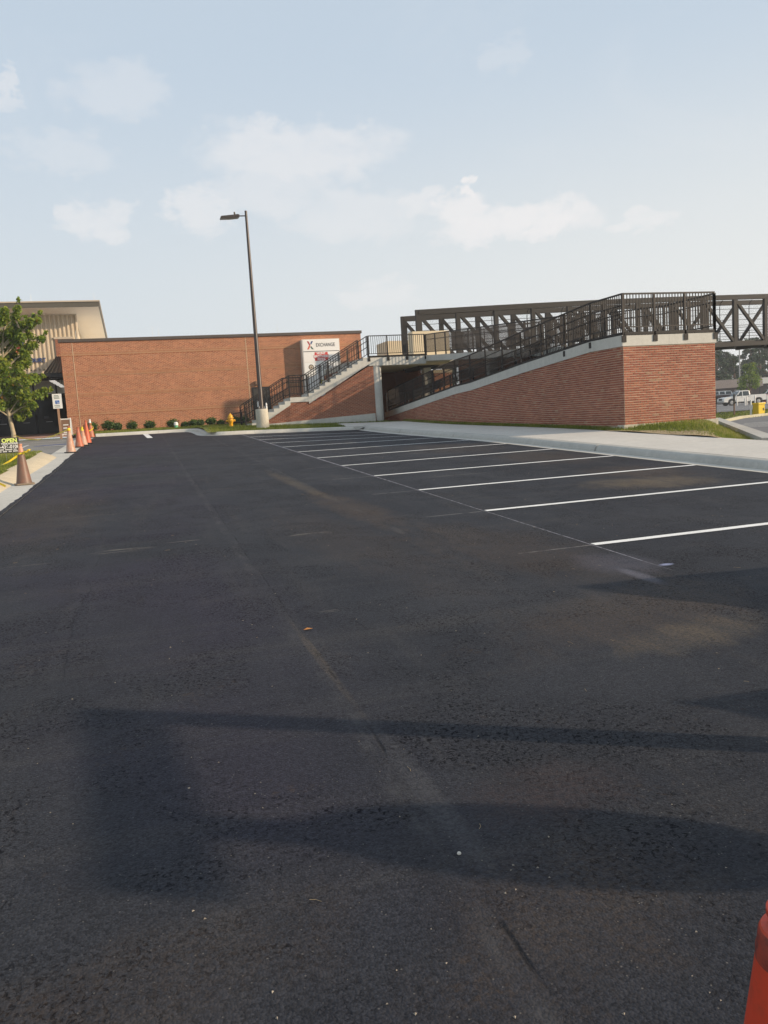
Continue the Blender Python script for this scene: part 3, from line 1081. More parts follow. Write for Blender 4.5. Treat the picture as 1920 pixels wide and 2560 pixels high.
# far side: island with kerb, service lane, brick forecourt
lgut = sheet('lane_gutter', [-3.2, -2.8, -2.5, -2.36], frange(-8, 44.8, 0.6), lambda x, y: lot(x, y) + 0.002 - 0.01 * (x + 2.4), M_GUTTER, kind='structure')
service_lane = sheet('service_lane', frange(-40, -3.0, 1.6), frange(30.8, 45.2, 0.8), lambda x, y: lot(-3, y) - 0.004, M_OLDASPH, kind='structure')
line_strip('painted_line', -5.0, 34.6, -5.05, 39.5, 0.12, M_OLDWHITE, service_lane, fz=lambda x, y: lot(-3, y))
line_strip('painted_line', -3.2, 41.6, -8.5, 41.9, 0.16, M_OLDWHITE, service_lane, fz=lambda x, y: lot(-3, y))
line_strip('painted_mark', -3.1, 36.9, -4.1, 37.2, 0.32, M_OLDWHITE, service_lane, fz=lambda x, y: lot(-3, y), jit=0.06)
line_strip('painted_mark', -3.0, 38.1, -4.6, 37.8, 0.5, M_BLUEPAINT, service_lane, fz=lambda x, y: lot(-3, y), lift=0.004, jit=0.15)
IS = [(-3.22, -8), (-3.22, 10), (-3.20, 20), (-3.10, 26), (-3.08, 28.8), (-3.35, 30.2), (-4.1, 31.0), (-6, 31.3), (-12, 31.4)]
isle = bpy.data.objects.new('island_kerb', None)
COL.objects.link(isle)
isle['kind'] = 'structure'
sweep_kerb(IS, 'kerb_segment', M_ISLAND, isle, [(-0.30, -0.05), (-0.22, 0.015), (0.0, 0.09), (0.10, 0.14), (0.36, 0.16), (0.36, -0.2), (-0.30, -0.2)], lot, seg=3.05)
islez = lambda x, y: lot(-3.2, y) + 0.15 + 0.02 * min(abs(x + 3.4), 3) + 0.015 * math.sin(x * 2.1 + y)
il = sheet('island_turf', frange(-13, -3.42, 0.5), frange(-8, 30.3, 0.6), islez, M_LAWN, kind='structure', keep=lambda x, y: not (x > -4.2 and y > 30.6))
sheet('island_tip', [-13, -8, -5, -4.3, -3.95], [30.3, 30.7, 31.0], islez, M_LAWN, il)
brick_pavement = sheet('brick_pavement', frange(-30, -2.5, 1.2), frange(45.2, 62, 0.8), lambda x, y: 1.80 + 0.022 * (y - 45), M_PAVER, kind='structure', keep=lambda x, y: not (x > -3.6 and y > 45.6))
sheet('pavement_edge', frange(-30, -2.5, 1.2), [44.9, 45.2], lambda x, y: 1.79, M_GUTTER, brick_pavement)

# ------------------------------------------------------------------ grass blades
def blades(name, pts, hmin, hmax, w, mat, lean=0.5, tone_shift=0.0):
    n = len(pts)
    pts = np.asarray(pts)
    ang = rng.uniform(0, 2 * np.pi, n)
    h = rng.uniform(hmin, hmax, n)
    ww = w * rng.uniform(0.6, 1.3, n)
    lx, ly = np.cos(ang), np.sin(ang)
    la = rng.uniform(0, 2 * np.pi, n)
    lm = rng.uniform(0, lean, n) * h
    v = np.zeros((n, 3, 3))
    v[:, 0] = pts + np.stack([-lx * ww, -ly * ww, np.full(n, -0.01)], 1)
    v[:, 1] = pts + np.stack([lx * ww, ly * ww, np.full(n, -0.01)], 1)
    v[:, 2] = pts + np.stack([np.cos(la) * lm, np.sin(la) * lm, h], 1)
    f = np.arange(n * 3).reshape(n, 3)
    # tufts of different tone
    tone = 0.5 + 0.28 * np.sin(pts[:, 0] * 1.9 + 1.3 * np.sin(pts[:, 1] * 1.1)) * np.cos(pts[:, 1] * 1.3 + pts[:, 0] * 0.7) + rng.normal(0, 0.17, n) + tone_shift
    o = raw_mesh(name, v.reshape(-1, 3), f, mat, tones=np.clip(tone, 0, 1))
    return o


pl = []
for _ in range(26000):
    x, y = random.uniform(-7.5, -3.46), random.uniform(17.5, 30.6)
    pl.append((x, y, islez(x, y)))
tag(blades('grass', pl, 0.03, 0.09, 0.010, M_GRASS), 'short green grass on the kerbed island behind the dirty cone', 'grass', kind='stuff')
pl = []
for _ in range(42000):
    y = random.uniform(14.6, 30)
    x = 13.05 + (XD(y) - 13.05) * random.random()
    dirt = math.exp(-((x - 13.1) / 0.75) ** 2) if y < 19 else 0
    if random.random() < dirt * 0.85:
        continue
    if 13.35 < x < 16.6 and y > 20.15:
        continue
    pl.append((x, y, vergez(x, y)))
for _ in range(9000):
    y = random.uniform(20.2, 40)
    x = 13.04 + 0.34 * random.random() ** 0.6
    pl.append((x, y, vergez(x, y) - 0.005))
tag(blades('grass', pl, 0.03, 0.11, 0.011, M_GRASS, tone_shift=0.08), 'yellow-green grass on the bank around the brick pier', 'grass', kind='stuff')
pl = []
for _ in range(30000):
    if random.random() < 0.55:
        x, y = random.uniform(3.1, 12.6), random.uniform(38.4, 41.5)
        if x > 9.6 and y < 40.4:
            continue
    else:
        x, y = random.uniform(-3.4, 6.5), random.uniform(45.0, 49.5)
    pl.append((x, y, lawnz(x, y)))
tag(blades('grass', pl, 0.03, 0.10, 0.014, M_GRASS, tone_shift=-0.05), 'thin grass along the lawn in front of the long brick wall', 'grass', kind='stuff')
pl = []
for _ in range(14000):
    x, y = random.uniform(28, 62), random.uniform(35, 56)
    if y < 36 + (x - 31.5) * 0.5:
        continue
    pl.append((x, y, gz(x, y)))
tag(blades('grass', pl, 0.05, 0.16, 0.03, M_GRASS, tone_shift=-0.1), 'grass patch between the side road and the far car park', 'grass', kind='stuff')

# ------------------------------------------------------------------ railings
PICK_H = 0.93
_pm = MB()
_pm.box(-0.0105, 0.0105, -0.0105, 0.0105, 0, PICK_H)
_po = _pm.build('picket', M_RAIL)
PICKET = {M_RAIL.name: _po.data}
bpy.data.objects.remove(_po)
_pm = MB()
_pm.box(-0.0105, 0.0105, -0.0105, 0.0105, 0, PICK_H)
_po = _pm.build('picket', M_RAILBR)
PICKET[M_RAILBR.name] = _po.data
bpy.data.objects.remove(_po)


def railing(label, path, h=1.07, gap=0.115, posts=1.45, inward=(0, 0), hand=(), mount=None, mat=M_RAIL, end_post=True, name='railing'):
    pts = [Vector(p) for p in path]
    t = thing(name, label, 'railing', pts[0])
    org = pts[0]
    off = lambda z: [p - org + Vector((0, 0, z)) for p in pts]
    m = MB()
    for a, b in zip(off(h)[:-1], off(h)[1:]):
        m.bar(a, b, 0.045, 0.045)
    m.build('top_rail', mat, t)
    m = MB()
    for a, b in zip(off(h - PICK_H)[:-1], off(h - PICK_H)[1:]):
        m.bar(a, b, 0.032, 0.032)
    m.build('bottom_rail', mat, t)
    if mount:
        m = MB()
        for a, b in zip(off(0.035)[:-1], off(0.035)[1:]):
            m.bar(a, b, 0.06, 0.10)
        m.build('base_channel', M_RAIL, t)
    # walk along
    for a, b in zip(pts[:-1], pts[1:]):
        L = math.hypot(b.x - a.x, b.y - a.y)
        n = max(1, int(round(L / gap)))
        for i in range(n):
            p = a + (b - a) * ((i + 0.5) / n) - org
            inst('picket', PICKET[mat.name], (p.x, p.y, p.z + h - PICK_H), t)
        npst = max(1, int(round(L / posts)))
        last = (b - pts[-1]).length < 1e-6
        for i in range(npst + 1 if (last and end_post) else npst):
            p = a + (b - a) * (i / npst) - org
            mm = MB()
            mm.box(p.x - 0.03, p.x + 0.03, p.y - 0.03, p.y + 0.03, p.z - (0.12 if mount else 0.0), p.z + h - 0.02)
            mm.build('post', mat, t)
            if mount and (abs(mount[1]) > 0.5 or a.y + (b.y - a.y) * i / npst < 24.5):
                mm = MB()
                q = p + Vector((mount[0], mount[1], 0)) * 0.035
                sx, sy = (0.02, 0.07) if abs(mount[0]) > 0.5 else (0.07, 0.02)
                mm.box(q.x - sx, q.x + sx, q.y - sy, q.y + sy, p.z - 0.20, p.z - 0.02)
                mm.build('mounting_plate', M_RAIL, t)
    for hh in hand:
        m = MB()
        q = [p - org + Vector((inward[0] * 0.09, inward[1] * 0.09, hh)) for p in pts]
        m.tube(q, 0.019, 8)
        m.build('handrail', mat, t)
    return t

# ------------------------------------------------------------------ ramp with brick pier
XW = 13.4            # outer face of the lower ramp
XM = 14.98           # between the two runs
XE = 16.55           # far side
YP = 20.2            # pier face
RAMP = [(44.0, 2.06), (43.2, 2.11), (33.05, 2.91), (31.4, 2.97), (26.65, 3.345), (21.9, 3.66), (YP, 3.66)]


def rampz(y):
    for (a, za), (b, zb) in zip(RAMP[:-1], RAMP[1:]):
        if b <= y <= a:
            return za + (zb - za) * (a - y) / (a - b)
    return RAMP[0][1] if y > RAMP[0][0] else RAMP[-1][1]


ramp = thing('brick_ramp', 'long red brick access ramp rising to a square pier with concrete capping', 'ramp', (0, 0, 0))
CAP = 0.31
# mortar core
m = MB()
poly = [(YP, 0.5), (44.0, 0.9), (44.0, rampz(44.0) - CAP)] + [(y, z - CAP) for y, z in RAMP[1:]]
m.prism(poly, 'X', XW, XM - 0.06)
m.build('wall_core', M_MORTAR, ramp)
m = MB()
m.box(XM - 0.06, XE, YP, 22.6, 0.4, 3.66 - CAP)
m.build('pier_core', M_MORTAR, ramp)
# concrete capping / slab, cast in lengths
cuts = [44.0, 43.2, 40.2, 37.2, 34.9, 33.05, 31.4, 29.0, 26.65, 24.2, 21.9, YP - 0.03]
for a, b in zip(cuts[:-1], cuts[1:]):
    m = MB()
    a_, b_ = a - 0.004, b + 0.004
    if b < YP:
        b_ = b
    m.prism([(a_, rampz(a_)), (b_, rampz(b_)), (b_, rampz(b_) - CAP), (a_, rampz(a_) - CAP)], 'X', XW - 0.03, XM - 0.05)
    m.build('concrete_cap', M_CONC, ramp)
m = MB()
m.box(XM - 0.046, XE + 0.03, YP - 0.03, 22.6, 3.66 - CAP, 3.66)
m.build('concrete_cap', M_CONC, ramp)
# footing
m = MB()
m.box(XW - 0.05, XE + 0.05, YP - 0.05, YP + 0.3, 0.5, 1.10)
m.box(XW - 0.045, XW + 0.2, YP + 0.3, 26, 0.5, 1.06)
m.build('footing', M_CONC_OLD, ramp)
# bricks
BW, BH, JT = 0.2035, 0.0677, 0.0115
_bm = MB()


def brick_mesh(L, axis):
    mm = MB()
    d = 0.009
    e = 0.0035
    if axis == 'X':   # lies along X, faces -Y
        mm.faces([(0, 0.01, 0), (L, 0.01, 0), (L, 0.01, BH - JT), (0, 0.01, BH - JT), (e, -d, e), (L - e, -d, e), (L - e, -d, BH - JT - e), (e, -d, BH - JT - e)],
                 [(4, 5, 6, 7), (0, 1, 5, 4), (1, 2, 6, 5), (2, 3, 7, 6), (3, 0, 4, 7)])
    else:             # lies along Y, faces -X
        mm.faces([(0.01, 0, 0), (0.01, L, 0), (0.01, L, BH - JT), (0.01, 0, BH - JT), (-d, e, e), (-d, L - e, e), (-d, L - e, BH - JT - e), (-d, e, BH - JT - e)],
                 [(4, 7, 6, 5), (0, 4, 5, 1), (1, 5, 6, 2), (2, 6, 7, 3), (3, 7, 4, 0)])
    return mm


full = brick_mesh(BW - JT, 'X').build('brick', M_BRICK_OBJ)
half = brick_mesh(BW / 2 - JT, 'X').build('brick', M_BRICK_OBJ)
FULL, HALF = full.data, half.data
bpy.data.objects.remove(full)
bpy.data.objects.remove(half)
rest = MB()
nb = int((XE - XW) / BW)
LW = (XE - XW) / nb
z = 1.10
row = 0
pieces = []
while z + BH < 3.66 - CAP + 0.02:
    x = XW
    first = row % 2 == 1
    while x < XE - 0.02:
        L = LW / 2 if (first or x + LW > XE + 0.01) else LW
        first = False
        pieces.append((x, z, L))
        x += L
    z += BH
    row += 1
pieces.sort(key=lambda p: -p[1])
for i, (x, z, L) in enumerate(pieces):
    jx, jz = random.uniform(-.002, .002), random.uniform(-.0025, .0025)
    if i < 300:
        sx = (L - JT) / ((BW if L > LW * 0.7 else BW / 2) - JT)
        o = inst('brick', FULL if L > LW * 0.7 else HALF, (x + JT / 2 + jx, YP + random.uniform(-.0025, .0015), z + jz), ramp, scale=(sx, 1, 1))
    else:
        b_ = brick_mesh(L - JT, 'X')
        rest.faces([(v[0] + x + JT / 2 + jx, v[1] + YP, v[2] + z + jz) for v in b_.v], b_.f, random.random())
# side wall courses
z = 0.9 + 0.0
row = 0
z = 1.10 - BH * 3
while z < 3.5:
    y = YP - (BW / 2 if row % 2 else 0)
    while y < 43.9:
        L = BW
        y0, y1 = max(y, YP), min(y + BW, 43.98)
        zg_ = vergez(13.4, (y0 + y1) / 2) if y0 < 39 else 1.55
        if y1 - y0 > 0.05 and z < rampz((y0 + y1) / 2) - CAP + 0.01 and z + BH < rampz((y0 + y1) / 2) - 0.05 and z + BH > zg_ - 0.1:
            b_ = brick_mesh(y1 - y0 - JT, 'Y')
            jz, jy, jx = random.uniform(-.0025, .0025), random.uniform(-.002, .002), random.uniform(-.002, .002)
            rest.faces([(v[0] + XW + jx, v[1] + y0 + JT / 2 + jy, v[2] + z + jz) for v in b_.v], b_.f, random.random())
        y += BW
    z += BH
    row += 1
rest.build('brick_courses', M_BRICK_MASS, ramp, tone=True, kind='stuff')

# upper run, on columns
def upz(y):
    return 3.66 + (4.96 - 3.66) * min(max((y - 22.6) / (41.0 - 22.6), 0), 1)


upper = thing('upper_ramp', 'upper concrete ramp run on square columns behind the brick ramp', 'ramp', (0, 0, 0))
for a, b in ((22.605, 28), (28, 34), (34, 40.99)):
    m = MB()
    m.prism([(a + .004, upz(a)), (b - .004, upz(b)), (b - .004, upz(b) - 0.30), (a + .004, upz(a) - 0.30)], 'X', XM, XE)
    m.build('ramp_slab', M_CONC, upper)
for y in (28.0, 34.5):
    m = MB()
    m.box(15.6, 16.05, y - .22, y + .22, 0.4, upz(y) - 0.31)
    m.build('column', M_CONC, upper)
m = MB()
m.prism([(22.62, 0.4), (39.5, 0.4), (39.5, upz(39.5) - 0.305), (22.62, upz(22.62) - 0.305)], 'X', XE - 0.32, XE - 0.02)
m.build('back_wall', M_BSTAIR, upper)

# railings on the ramps
railing('black picket railing along the outer edge of the brick ramp', [(XW + 0.02, y, z) for y, z in RAMP[1:]], h=1.16, inward=(1, 0), hand=(0.62, 0.86), gap=0.105, mount=(-1, 0), mat=M_RAILBR, end_post=False)
railing('bronze picket railing across the top of the square brick pier', [(XW + 0.02, YP - 0.0, 3.66), (XE, YP, 3.66)], h=1.16, gap=0.10, posts=1.05, mount=(0, -1), mat=M_RAILBR)
railing('picket railing on the far side of the pier and upper ramp', [(XE, YP, 3.66), (XE, 22.6, 3.66), (XE, 41.0, 4.96)], h=1.12, inward=(-1, 0), hand=(0.86,), mat=M_RAILBR)
railing('picket railing between the lower and upper ramp runs', [(XM + 0.03, 23.6, 3.72), (XM + 0.03, 41.0, 4.96)], h=1.10, gap=0.105, inward=(1, 0), hand=(0.84,), mat=M_RAILBR)
railing('inner picket railing of the lower ramp run', [(XM - 0.1, 43.2, 2.11), (XM - 0.1, 33.05, 2.91), (XM - 0.1, 31.4, 2.97), (XM - 0.1, 23.4, 3.55)], h=1.07, inward=(-1, 0), hand=(0.86,), mat=M_RAIL)
railing('short railing panel closing the foot of the brick ramp', [(XW + 0.1, 43.9, 2.05), (XM - 0.15, 43.9, 2.05)], h=1.07, mat=M_RAIL)

# ------------------------------------------------------------------ platform, column, stairs
YS = 41.0
platform = thing('stair_platform', 'concrete platform on a round column at the head of the stairs', 'platform', (0, 0, 0))
m = MB()
m.box(11.75, 14.97, YS, YS + 0.45, 4.52, 4.96)
m.build('edge_beam', M_CONC, platform)
m = MB()
m.box(11.75, 16.9, YS + 0.455, 47.2, 4.62, 4.958)
m.box(11.2, 16.04, 47.201, 49.6, 4.61, 4.95)
m.box(11.2, 11.745, 43.2, 47.2, 4.61, 4.95)
m.build('slab', M_CONC, platform)
m = MB()
m.box(14.975, 16.55, YS + 0.01, YS + 0.45, 4.64, 4.957)
m.build('edge_beam', M_CONC, platform)
m = MB()
m.lathe([(0.345, 1.40), (0.345, 4.53)], 32, (12.16, YS + 0.37, 0))
m.build('column', M_CONC, platform, smooth=True)
m = MB()
m.box(11.2, 16.05, 49.3, 49.6, 1.2, 4.60)
m.box(15.85, 16.05, 44.9, 49.29, 1.2, 4.60)  # side walls added to close off the recess and keep it dark
m.box(11.2, 11.4, 43.2, 49.29, 1.2, 4.60)
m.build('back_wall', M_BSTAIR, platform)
m = MB()
m.box(16.06, 16.5, 44.4, 44.9, 0.8, 4.6)
m.build('column', M_CONC, platform)
# pale parapet block at the end of the bridge
blk = MB()
blk.box(14.95, 17.15, 42.9, 43.7, 4.962, 6.45)
tag(blk.build('parapet_block', M_CREAM), 'cream parapet block at the bridge end behind the railing', 'parapet')

stair = thing('staircase', 'grey concrete staircase in two flights climbing to the platform', 'staircase', (0, 0, 0))
RIS, TRD, SW = 0.1715, 0.295, 2.05
steps = []
zl = 3.085
x = 7.42
low = []
for i in range(8):
    low.append((x - TRD * (i + 1), x - TRD * i, zl - RIS * (i + 1)))
TH = 0.40
for (xa, xb, zt) in low:
    m = MB()
    zb0, zb1 = zt - TH + 0.1 - RIS * 0.5, zt - TH + 0.1 + RIS * 0.5
    m.prism([(xa, zt), (xb, zt), (xb, max(zb1, 1.3)), (xa, max(zb0, 1.25))], 'Y', YS, YS + SW)
    m.build('step', M_CONC, stair)
m = MB()
m.prism([(7.42, zl), (8.40, zl), (8.40, zl - 0.25), (7.42, zl - 0.25)], 'Y', YS, YS + SW)
m.build('landing', M_CONC, stair)
xs_ = 8.40
TRU = (11.75 - 8.40) / 11
for i in range(11):
    zt = zl + RIS * (i + 1) - (0.01 if i == 10 else 0)
    xa, xb = xs_ + TRU * i, xs_ + TRU * (i + 1)
    m = MB()
    m.prism([(xa, zt), (xb - .001, zt), (xb - .001, zt - TH + RIS * 0.5 - 0.05), (xa, zt - TH - RIS * 0.5 - 0.05)], 'Y', YS, YS + SW)
    m.build('step', M_CONC, stair)
m = MB()
zz = lambda xx: (zl - 0.30 - (7.42 - xx) * RIS / TRD) if xx < 7.42 else (zl - 0.26 if xx < 8.7 else zl - 0.26 + (xx - 8.7) * RIS / TRU)
m.prism([(5.3, 1.3), (12.0, 1.2), (12.0, 4.56), (11.75, zz(11.7)), (8.8, zz(8.75)), (8.4, zz(8.4) + 0.0), (7.5, zl - 0.26), (5.3, zz(5.35))], 'Y', YS + 0.05, YS + 0.30)
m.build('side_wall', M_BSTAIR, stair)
m = MB()
m.box(11.62, 11.74, YS + 0.31, YS + 2.2, 1.2, 4.5)
m.build('under_wall', M_BSTAIR, stair)
m = MB()
m.prism([(6.05, 1.3), (11.88, 1.3), (11.88, 2.02), (6.2, 1.80)], 'Y', YS - 0.22, YS + 0.046)
m.build('kerb_wall', M_CONC, stair)

e = 0.06
NOSE = [(5.06, YS + e, 1.74), (7.42, YS + e, zl), (8.40, YS + e, zl), (11.75, YS + e, 4.96)]
railing('black picket railing on the near side of the staircase', NOSE, h=1.12, posts=1.3, gap=0.14, inward=(0, 1), hand=(0.55, 0.86))
NB = [(x, YS + SW - e, z) for x, y, z in NOSE]
railing('black picket railing on the wall side of the staircase', NB, h=1.12, posts=1.3, gap=0.14, inward=(0, -1), hand=(0.86,))
railing('black picket railing along the front of the raised platform', [(11.78, YS + 0.03, 4.96), (14.97, YS + 0.03, 4.96)], h=1.12, gap=0.115, posts=1.06, mount=(0, -1))
# looped handrail extension at the foot of the stairs
hx = thing('handrail_loop', 'black looped handrail end on the near side of the staircase foot', 'handrail', (4.2, YS + 0.1, 1.7))
m = MB()
m.tube([(0.9, 0, 0.80), (0.45, 0, 0.76), (0.3, 0, 0.76), (0.3, 0, 0.28), (0.9, 0, 0.33)], 0.02, 8)
m.tube([(0.9, 0, 0.0), (0.9, 0, 0.82)], 0.02, 8)
m.build('tube', M_RAIL, hx)
hx2 = thing('handrail_loop', 'black looped handrail end on the wall side of the staircase foot', 'handrail', (4.2, YS + 1.95, 1.7))
m = MB()
m.tube([(0.9, 0, 0.80), (0.45, 0, 0.76), (0.3, 0, 0.76), (0.3, 0, 0.28), (0.9, 0, 0.33)], 0.02, 8)
m.tube([(0.9, 0, 0.0), (0.9, 0, 0.82)], 0.02, 8)
m.build('tube', M_RAIL, hx2)

# ------------------------------------------------------------------ truss bridge
bridge = thing('truss_bridge', 'bronze steel truss footbridge with mesh sides crossing to the brick ramp', 'bridge', (0, 0, 0))
BX0, PAN, NP = 15.75, 2.43, 16
YB0, YB1 = 44.0, 46.7


def camb(x):
    t = x - BX0
    return 7.62 + 0.0373 * t - 0.000673 * t * t


for yb in (YB0, YB1):
    back = yb == YB1
    xs_ = [BX0 + PAN * i for i in range(NP + 1)]
    for nm, dz_, w in (('top_chord', 0.0, 0.30), ('bottom_chord', -3.0, 0.28)):
        m = MB()
        for a, b in zip(xs_[:-1], xs_[1:]):
            m.bar((a, yb, camb(a) + dz_), (b, yb, camb(b) + dz_), w * 0.8, w)
        m.build(nm, M_TRUSS, bridge)
    for i, x_ in enumerate(xs_):
        m = MB()
        w = 0.34 if i == 0 else 0.25
        m.bar((x_, yb, camb(x_) - 3.1), (x_, yb, camb(x_) + (0.15 if i == 0 else 0)), w, 0.2)
        m.build('vertical', M_TRUSS, bridge)
    for i in range(NP):
        a, b = xs_[i], xs_[i + 1]
        m = MB()
        if (i < 11 and not back) or (back and i < 8):
            m.bar((a, yb, camb(a) - 0.1), (b, yb, camb(b) - 2.95), 0.17, 0.17, up=(0, 1, 0))
        else:
            m.bar((a, yb, camb(a) - 2.95), (b, yb, camb(b) - 0.1), 0.17, 0.17, up=(0, 1, 0))
        m.build('diagonal', M_TRUSS, bridge)
    # horizontal safety rails
    ins = 0.16 if not back else -0.16
    for k in range(7 if back else 3):
        m = MB()
        hz = -2.65 + 0.37 * k
        for a, b in zip(xs_[:-1], xs_[1:]):
            m.bar((a, yb + ins, camb(a) + hz), (b, yb + ins, camb(b) + hz), 0.028, 0.028)
        m.build('safety_rail', M_TRUSS, bridge)
    # chain-link
    if back:
        wv, wf = [], []
        st = 0.11
        L = xs_[-1] - xs_[0]
        H = 2.6
        n = int((L + H) / st)

        def wire(p, q_, r_=0.0028):
            b0 = len(wv)
            for pt in (p, q_):
                wv.extend([(pt[0] - r_, pt[1], pt[2]), (pt[0] + r_, pt[1] - r_, pt[2]), (pt[0] + r_, pt[1] + r_, pt[2])])
            for k in range(3):
                wf.append((b0 + k, b0 + (k + 1) % 3, b0 + 3 + (k + 1) % 3, b0 + 3 + k))
        y_ = yb - 0.2
        for i in range(n):
            s = -H + i * st
            a, b = max(s, 0), min(s + H, L)
            if b - a < 0.05:
                continue
            za, zb_ = a - s, b - s
            c0, c1 = camb(BX0 + a) - 2.75, camb(BX0 + b) - 2.75
            wire((BX0 + a, y_, c0 + za), (BX0 + b, y_, c1 + zb_))
            wire((BX0 + a, y_, c0 + H - za), (BX0 + b, y_, c1 + H - zb_))
        raw_mesh('chain_link', np.array(wv), np.array(wf), M_TRUSS, bridge, kind='stuff')
# hooked tops of the mesh posts
for i in range(NP):
    xx = BX0 - 0.35 + PAN * (i + 0.5)
    m = MB()
    c = camb(xx)
    m.tube([(xx, YB1 - 0.25, c - 2.8), (xx, YB1 - 0.25, c - 0.3), (xx + 0.0, YB1 - 0.33, c - 0.05), (xx, YB1 - 0.55, c + 0.1)], 0.025, 6)
    m.build('mesh_post', M_TRUSS, bridge)
m = MB()
xs_ = [BX0 + PAN * i for i in range(NP + 1)]
for a, b in zip(xs_[:-1], xs_[1:]):
    m.prism([(a, camb(a) - 2.78), (b, camb(b) - 2.78), (b, camb(b) - 2.90), (a, camb(a) - 2.90)], 'Y', YB0 + 0.13, YB1 - 0.13)
m.build('deck', M_BLACK, bridge)
for i in range(NP + 1):
    x_ = xs_[i]
    m = MB()
    m.bar((x_, YB0, camb(x_) - 3.08), (x_, YB1, camb(x_) - 3.08), 0.2, 0.3)
    m.build('cross_beam', M_BLACK, bridge)
# brick abutment under the bridge
ab = thing('bridge_abutment', 'brick abutment with a pale cap carrying the end of the footbridge', 'abutment', (0, 0, 0))
m = MB()
m.box(16.6, 17.7, 44.2, 46.9, 0.3, 4.16)
m.build('brick_shaft', M_BWALL, ab)
m = MB()
m.box(16.55, 17.75, 44.15, 46.95, 4.16, 4.34)
m.build('cap', M_CREAM, ab)

# ------------------------------------------------------------------ long brick building
YW = 50.0
bld = thing('brick_building', 'long tan-red brick building with a dark metal coping', 'building', (0, 0, 0))
m = MB()
m.box(-4.12, 13.9, YW, YW + 0.3, 1.2, 7.22)
m.box(13.6, 13.9, YW + 0.3, YW + 14, 1.2, 7.22)
m.box(-4.12, 13.598, YW + 0.302, YW + 14, 1.2, 6.1)
m.build('wall', M_BWALL, bld)
m = MB()
m.box(-4.11, 13.597, YW + 0.303, YW + 13.9, 6.101, 6.2)
m.build('bounce_roof', plain('white_bounce_roof', (0.78, 0.77, 0.74), 0.8, 0.08, 0.5), bld)  # white roof added unseen, to bounce sunlight up onto the soffit
m = MB()
m.box(-4.2, 13.97, YW - 0.07, YW + 0.37, 7.22, 7.39)
m.box(13.53, 13.97, YW + 0.371, YW + 14.1, 7.22, 7.39)
m.build('coping', M_COPING, bld)
for z in (6.42, 5.26, 4.08, 2.96):
    m = MB()
    m.box(-4.13, 13.91, YW - 0.014, YW + 0.05, z, z + 0.2)
    m.build('brick_band', M_BBAND, bld)
for x_ in (-3.45, 6.55):
    m = MB()
    m.box(x_ - 0.012, x_ + 0.012, YW - 0.017, YW + 0.02, 1.4, 7.2)
    m.build('control_joint', M_CREAM, bld)
# soot-dark patches left by old fittings are plain brick repairs
door = MB()
door.box(6.79, 7.73, YW - 0.03, YW + 0.06, 1.95, 4.05)
door = door.build('door', M_CHAR, bld)
m = MB()
m.box(6.70, 6.785, YW - 0.05, YW + 0.05, 1.95, 4.14)
m.box(7.735, 7.82, YW - 0.05, YW + 0.05, 1.95, 4.14)
m.box(6.785, 7.735, YW - 0.05, YW + 0.05, 4.055, 4.14)
m.build('frame', M_BLACK, door)
m = MB()
m.box(7.5, 7.6, YW - 0.09, YW - 0.032, 2.95, 3.18)
m.build('handle', M_STEEL, door)
m = MB()
m.box(6.95, 7.05, YW - 0.05, YW - 0.032, 2.9, 3.3)
m.build('notice', M_WHITEP, door)
m = MB()
m.box(6.92, 7.2, YW - 0.2, YW - 0.001, 4.28, 4.5)
m.build('wall_light', M_BROWNPOST, bld, bevel=0.02)
for (x_, y_, h_) in ((1.1, 50.15, 0.65), (1.45, 50.15, 0.5), (8.6, 50.15, 0.6), (-3.2, 50.15, 0.5)):
    m = MB()
    m.tube([(x_, y_, 7.2), (x_, y_, 7.39 + h_)], [0.014, 0.008], 5)
    m.build('lightning_rod', M_WHITEP, bld)

# the panel sign on the wall
sgn = thing('wall_sign', 'tall white panel sign with shop names on the brick wall', 'sign', (0, 0, 0))
SX0, SX1, SY = 9.93, 12.32, YW - 0.62
m = MB()
m.box(SX0, SX1, SY + 0.003, YW - 0.001, 2.55, 6.88)
m.build('cabinet', M_SIGNEDGE, sgn)
for (z0, z1, mt) in ((6.15, 6.84, M_SIGNW), (5.47, 6.105, M_SIGNW), (4.72, 5.455, M_SIGNW2), (3.77, 4.705, M_SIGNW2), (2.60, 3.755, M_SIGNW2)):
    m = MB()
    m.box(SX0 + 0.05, SX1 - 0.05, SY - 0.012, SY + 0.0025, z0, z1)
    m.build('panel', mt, sgn)
m = MB()
m.box(SX0 + 0.05, SX1 - 0.04, SY - 0.008, SY + 0.0022, 6.108, 6.146)
m.build('divider', M_GREYTXT, sgn)
YF = SY - 0.016
lettering('lettering', 'EXCHANGE', 0.31, (11.41, YF, 6.51), M_GREYTXT, sgn, ext=0.003, bold=0.004, stretch=0.74)
